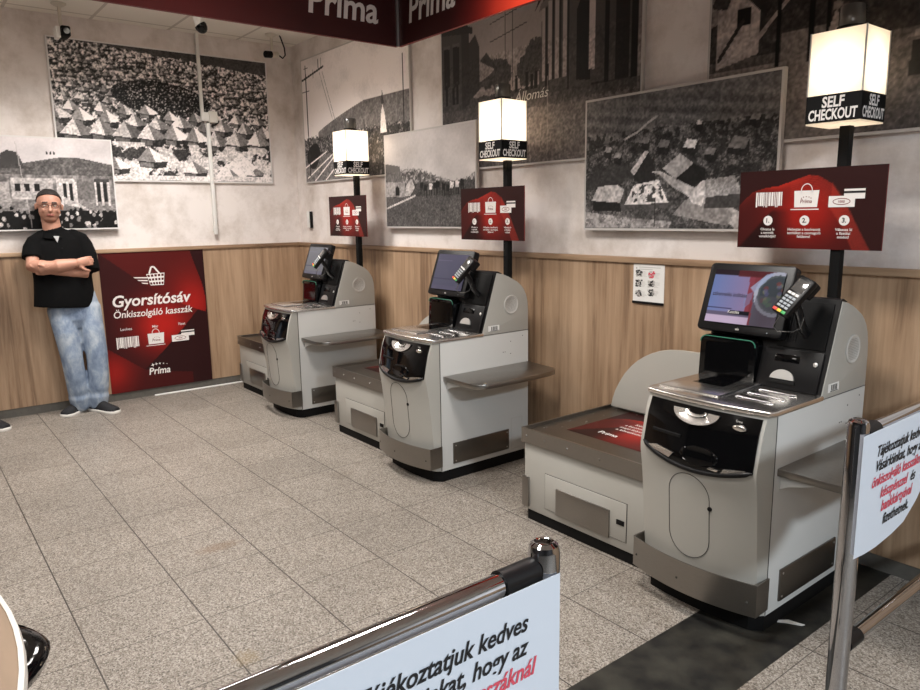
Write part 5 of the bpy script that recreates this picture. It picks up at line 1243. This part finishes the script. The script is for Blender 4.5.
def man():
    og = Vector((.24, -2.08, 0)); t = empty('person', og, 'person with crossed arms in black shirt and pale jeans leaning by the red poster', 'person')
    H = Vector((.205, -2.188, 1.648))     # middle of the head
    face = Vector((.97, -.10, -.04)).normalized(); side = Vector((.10, .97, -.05)).normalized(); upv = face.cross(side).normalized()
    if upv.z < 0: upv = -upv
    P = lambda f, s, u: H+face*f+side*s+upv*u
    b = bmesh.new()
    # head
    for c_, (a, w_, h_) in ((( -.008, 0, .030), (.100, .084, .093)), ((.014, 0, -.035), (.078, .074, .083)), ((.034, 0, -.085), (.046, .050, .034)), ((-.03, 0, .0), (.080, .076, .085))):
        bb = bmesh.new(); ellip(bb, (0, 0, 0), a, w_, h_)
        mt = Matrix((face, side, upv)).transposed().to_4x4(); mt.translation = P(*c_); bmesh.ops.transform(bb, matrix=mt, verts=bb.verts)
        me_ = bpy.data.meshes.new('tmp'); bb.to_mesh(me_); bb.free(); b.from_mesh(me_); bpy.data.meshes.remove(me_)
    blob(b, [(*P(.082, 0, .012), .008), (*P(.100, 0, -.018), .012), (*P(.104, 0, -.030), .014)], 10)      # nose
    for s in (-1, 1):
        blob(b, [(*P(.078, .05*s, .030), .010), (*P(.090, .02*s, .028), .010)], 8)                      # brow ridge
        blob(b, [(*P(.072, .042*s, -.022), .016), (*P(.070, .045*s, -.030), .016)], 8)                   # cheek
        blob(b, [(*P(-.012, .087*s, .012), .012, .016), (*P(-.012, .089*s, -.020), .008, .012)], 10)    # ear
    blob(b, [(*P(.084, -.018, -.062), .007), (*P(.090, 0, -.060), .008), (*P(.084, .018, -.062), .007)], 8)   # lips
    blob(b, [(*P(-.02, 0, -.07), .062), (.185, -2.180, 1.47, .066), (.175, -2.168, 1.40, .075)])
    # trunk
    blob(b, [(.172, -2.155, 1.37, .135, .085), (.175, -2.145, 1.27, .180, .112), (.185, -2.135, 1.10, .185, .125), (.19, -2.115, .97, .185, .12), (.19, -2.095, .87, .17, .11)], 28)
    # legs
    blob(b, [(.195, -2.175, .86, .085), (.235, -2.160, .62, .075), (.245, -2.150, .46, .058), (.225, -2.135, .28, .055), (.185, -2.115, .09, .042)])
    blob(b, [(.195, -2.005, .86, .085), (.245, -1.985, .62, .075), (.265, -1.970, .46, .058), (.255, -1.980, .28, .055), (.225, -2.000, .09, .042)])
    # right arm laid across on top, left arm beneath
    blob(b, [(.175, -2.300, 1.355, .056), (.215, -2.335, 1.28, .052), (.265, -2.352, 1.205, .052), (.325, -2.300, 1.195, .055), (.362, -2.200, 1.200, .052), (.370, -2.085, 1.215, .036)])
    blob(b, [(.185, -1.995, 1.365, .056), (.225, -1.965, 1.28, .052), (.262, -1.955, 1.165, .047), (.295, -2.000, 1.135, .045), (.318, -2.100, 1.145, .042), (.330, -2.240, 1.165, .030)])
    def hand(wr, along, back, pal, fing, thumb_side, curl):
        wr, along, back = Vector(wr), Vector(along).normalized(), Vector(back).normalized(); sd = along.cross(back).normalized()
        blob(b, [(*(wr), .028), (*(wr+along*.045), .036, .020), (*(wr+along*.082), .036, .018)], 14)
        for k in range(4):
            o_ = (k-1.5)*.019; L_ = (.068, .080, .076, .058)[k]; p0 = wr+along*.085+sd*o_
            p1 = p0+(along*math.cos(curl*.5)-back*math.sin(curl*.5))*L_*.45; p2 = p1+(along*math.cos(curl)-back*math.sin(curl))*L_*.30; p3 = p2+(along*math.cos(curl*1.5)-back*math.sin(curl*1.5))*L_*.25
            blob(b, [(*p0, .0095), (*p1, .009), (*p2, .0085), (*p3, .0075)], 8)
        q0 = wr+along*.025+sd*(.026*thumb_side); q1 = q0+(along*.6+sd*thumb_side*.75).normalized()*.045; q2 = q1+(along*.85+sd*thumb_side*.45).normalized()*.032
        blob(b, [(*q0, .015), (*q1, .0115), (*q2, .009)], 8)
    hand((.368, -2.080, 1.214), (-.10, .98, .15), (.97, .1, .18), 0, 0, -1 if False else 1, .7)
    hand((.330, -2.245, 1.165), (-.15, -.97, .05), (.6, -.1, -.75), 0, 0, 1, .6)
    skin_m = [M['skin'], M['lip'], M['stubble'], M['brow']]
    def paint(c_):
        r = c_-H; f, s, u = r.dot(face), r.dot(side), r.dot(upv)
        if f > .07 and abs(s) < .024 and -.070 < u < -.052: return 1
        if f > .0 and u < -.040 and u > -.125 and abs(s) < .07 and c_.z > 1.50: return 2
        if f > .070 and .014 < abs(s) < .050 and .026 < u < .038: return 3
        return 0
    body = fuse('body', b, skin_m, t, og, .005, 3, paint)
    # eyes
    for s in (-1, 1):
        b = bmesh.new(); bb = P(.074, .031*s, .008); ellip(b, bb, .012, .014, .007, 14); e = to_obj('eye', b, M['eyewhite'], body, og, smooth=80)
    # spectacles
    b = bmesh.new()
    for s in (-1, 1):
        add_tube(b, [P(.102-.012*abs(math.cos(R(a)))**2*.5, .033*s+.025*math.cos(R(a)), .006+.016*math.sin(R(a))) for a in range(0, 360, 20)], .0018, 6, closed=True)
        add_tube(b, [P(.094, .058*s, .010), P(.05, .078*s, .012), P(-.01, .083*s, .010)], .0018, 6)
    add_tube(b, [P(.102, -.009, .010), P(.106, 0, .012), P(.102, .009, .010)], .0018, 6)
    to_obj('spectacles', b, M['brow'], t, og, smooth=60)
    # hair cap
    b = bmesh.new(); rs = []
    mt = Matrix((face, side, upv)).transposed().to_4x4(); mt.translation = P(-.012, 0, .034)
    bb = bmesh.new(); ellip(bb, (0, 0, 0), .109, .0895, .101, 32)
    for a_, n_ in (((.080, 0, .062), (.50, 0, -.86)), ((.0, 0, -.040), (.30, 0, -.95))):
        bmesh.ops.bisect_plane(bb, geom=bb.verts[:]+bb.edges[:]+bb.faces[:], plane_co=a_, plane_no=n_, clear_outer=True)
        bmesh.ops.holes_fill(bb, edges=[e for e in bb.edges if e.is_boundary])
    bmesh.ops.triangulate(bb, faces=bb.faces); bmesh.ops.subdivide_edges(bb, edges=bb.edges[:], cuts=1)
    bmesh.ops.transform(bb, matrix=mt, verts=bb.verts)
    for v in bb.verts: v.co += Vector((random.uniform(-1, 1), random.uniform(-1, 1), random.uniform(-1, 1)))*.0022
    to_obj('hair', bb, M['hair'], t, og, smooth=80)
    # shirt
    b = bmesh.new()
    blob(b, [(.182, -2.176, 1.452, .078, .078), (.176, -2.165, 1.425, .118, .092), (.173, -2.155, 1.385, .178, .110), (.172, -2.150, 1.32, .200, .128), (.178, -2.147, 1.22, .204, .142), (.190, -2.143, 1.10, .206, .152), (.198, -2.146, .98, .212, .150), (.200, -2.150, .91, .216, .146), (.200, -2.153, .870, .218, .142)], 40, flat=True)
    blob(b, [(.176, -2.250, 1.415, .058), (.176, -2.300, 1.372, .070), (.190, -2.325, 1.33, .073), (.215, -2.342, 1.285, .070), (.228, -2.347, 1.258, .070)], flat=True)
    blob(b, [(.182, -2.050, 1.420, .058), (.186, -2.000, 1.385, .070), (.198, -1.980, 1.34, .073), (.225, -1.963, 1.28, .069), (.258, -1.953, 1.18, .066), (.272, -1.955, 1.145, .066)], flat=True)
    bmesh.ops.recalc_face_normals(b, faces=b.faces)
    sh = fuse('shirt', b, M['shirt'], t, og, .008, 3)
    b = bmesh.new(); R_ = []
    for k in range(15):
        a = R(-150+300*k/14); dx, dy = math.cos(a), math.sin(a); c_ = Vector((.192, -2.178, 1.448)); fr = .5+.5*math.cos(a)
        R_.append([c_+Vector((dx*.072, dy*.072, -.030*fr)), c_+Vector((dx*.078, dy*.078, -.028*fr+.026)), c_+Vector((dx*.094, dy*.096, -.038*fr-.006)), c_+Vector((dx*.088, dy*.090, -.040*fr-.010))])
    R_ = [[b.verts.new(p) for p in q] for q in R_]; skin_rings(b, R_); to_obj('collar', b, M['shirt'], sh, og, smooth=60)
    b = bmesh.new(); p = Vector((.258, -2.165, 1.405)); add_prism(b, [(-2.195, 1.425), (-2.155, 1.423), (-2.172, 1.375)], 'x', .280, .290); to_obj('undershirt', b, M['undershirt'], sh, og)
    for k in range(5):
        z = 1.33-.10*k; BM().lathe((.31+.030*min(1, (1.33-z)/.15), -2.150, z), [(.006, 0), (.005, .004)], X, seg=10).out('button', M['black'], sh, og)
    # jeans with stacked hems
    b = bmesh.new()
    blob(b, [(.195, -2.095, .93, .175, .118), (.195, -2.092, .86, .188, .122), (.2, -2.09, .80, .180, .118)], 28)
    blob(b, [(.2, -2.180, .84, .105), (.235, -2.168, .66, .092), (.248, -2.155, .47, .080), (.235, -2.142, .30, .076), (.215, -2.130, .20, .078), (.207, -2.128, .16, .074), (.205, -2.126, .125, .079), (.198, -2.122, .085, .074), (.195, -2.12, .060, .070)])
    blob(b, [(.2, -2.000, .84, .105), (.245, -1.990, .66, .092), (.268, -1.975, .47, .080), (.262, -1.978, .30, .076), (.248, -1.985, .20, .078), (.242, -1.988, .16, .074), (.240, -1.990, .125, .080), (.236, -1.992, .085, .075), (.232, -1.995, .060, .070)])
    fuse('jeans', b, M['jeans'], t, og, .008, 2)
    shoe(t, og, (.135, -2.085, 0), (.29, -2.27, 0)); shoe(t, og, (.175, -2.04, 0), (.45, -1.90, 0))
man()
def bystander():
    og = Vector((.30, -2.93, 0)); t = empty('person', og, 'person in dark trousers and black shoes with white soles at the left picture edge', 'person')
    x, y = .26, -2.93; b = bmesh.new()
    ellip(b, (x, y, 1.66), .09, .075, .115); blob(b, [(x+.09, y, 1.665, .01), (x+.10, y, 1.64, .013)], 8)
    blob(b, [(x-.01, y, 1.58, .055), (x-.01, y, 1.42, .07)])
    blob(b, [(x, y, 1.38, .16, .10), (x, y, 1.2, .17, .11), (x, y, 1.0, .16, .105), (x, y, .88, .16, .11)], 24)
    for s in (-1, 1):
        blob(b, [(x, y+.09*s, .86, .085), (x+.02, y+.10*s, .48, .06), (x-.01, y+.13*s, .09, .045)])
        blob(b, [(x, y+.19*s, 1.37, .055), (x-.02, y+.20*s, 1.1, .045), (x+.05, y+.19*s, .86, .032)])
        w = Vector((x+.05, y+.19*s, .85)); blob(b, [(*w, .03), (*(w+Vector((.01, 0, -.08))), .03, .018)], 12)
        for k in range(4): blob(b, [(*(w+Vector((.012+.016*(k-1.5), 0, -.085))), .009), (*(w+Vector((.02+.016*(k-1.5), -.006*s, -.15+.008*abs(k-1.5)))), .0075)], 8)
        blob(b, [(*(w+Vector((.03, 0, -.03))), .013), (*(w+Vector((.052, 0, -.08))), .009)], 8)
    body = fuse('body', b, M['skin'], t, og, .007, 3)
    b = bmesh.new(); blob(b, [(x, y, .92, .165, .12), (x, y, .82, .175, .125)], 24)
    for s in (-1, 1): blob(b, [(x, y+.09*s, .84, .10), (x+.02, y+.105*s, .48, .085), (x-.01, y+.13*s, .10, .075)])
    fuse('trousers', b, M['maroon'], t, og, .009, 2)
    b = bmesh.new(); blob(b, [(x-.01, y, 1.44, .08, .08), (x, y, 1.385, .18, .115), (x, y, 1.2, .19, .125), (x, y, 1.0, .18, .125), (x, y, .86, .18, .13)], 28)
    for s in (-1, 1): blob(b, [(x, y+.15*s, 1.40, .08), (x, y+.19*s, 1.36, .07), (x-.015, y+.20*s, 1.18, .06)])
    fuse('shirt', b, M['black'], t, og, .009, 2)
    b = bmesh.new(); ellip(b, (x-.012, y, 1.70), .098, .083, .092); to_obj('hair', b, M['hair'], t, og, smooth=80)
    shoe(t, og, (.16, -2.79, 0), (.42, -2.665, 0)); shoe(t, og, (.17, -3.06, 0), (.44, -3.12, 0))
bystander()
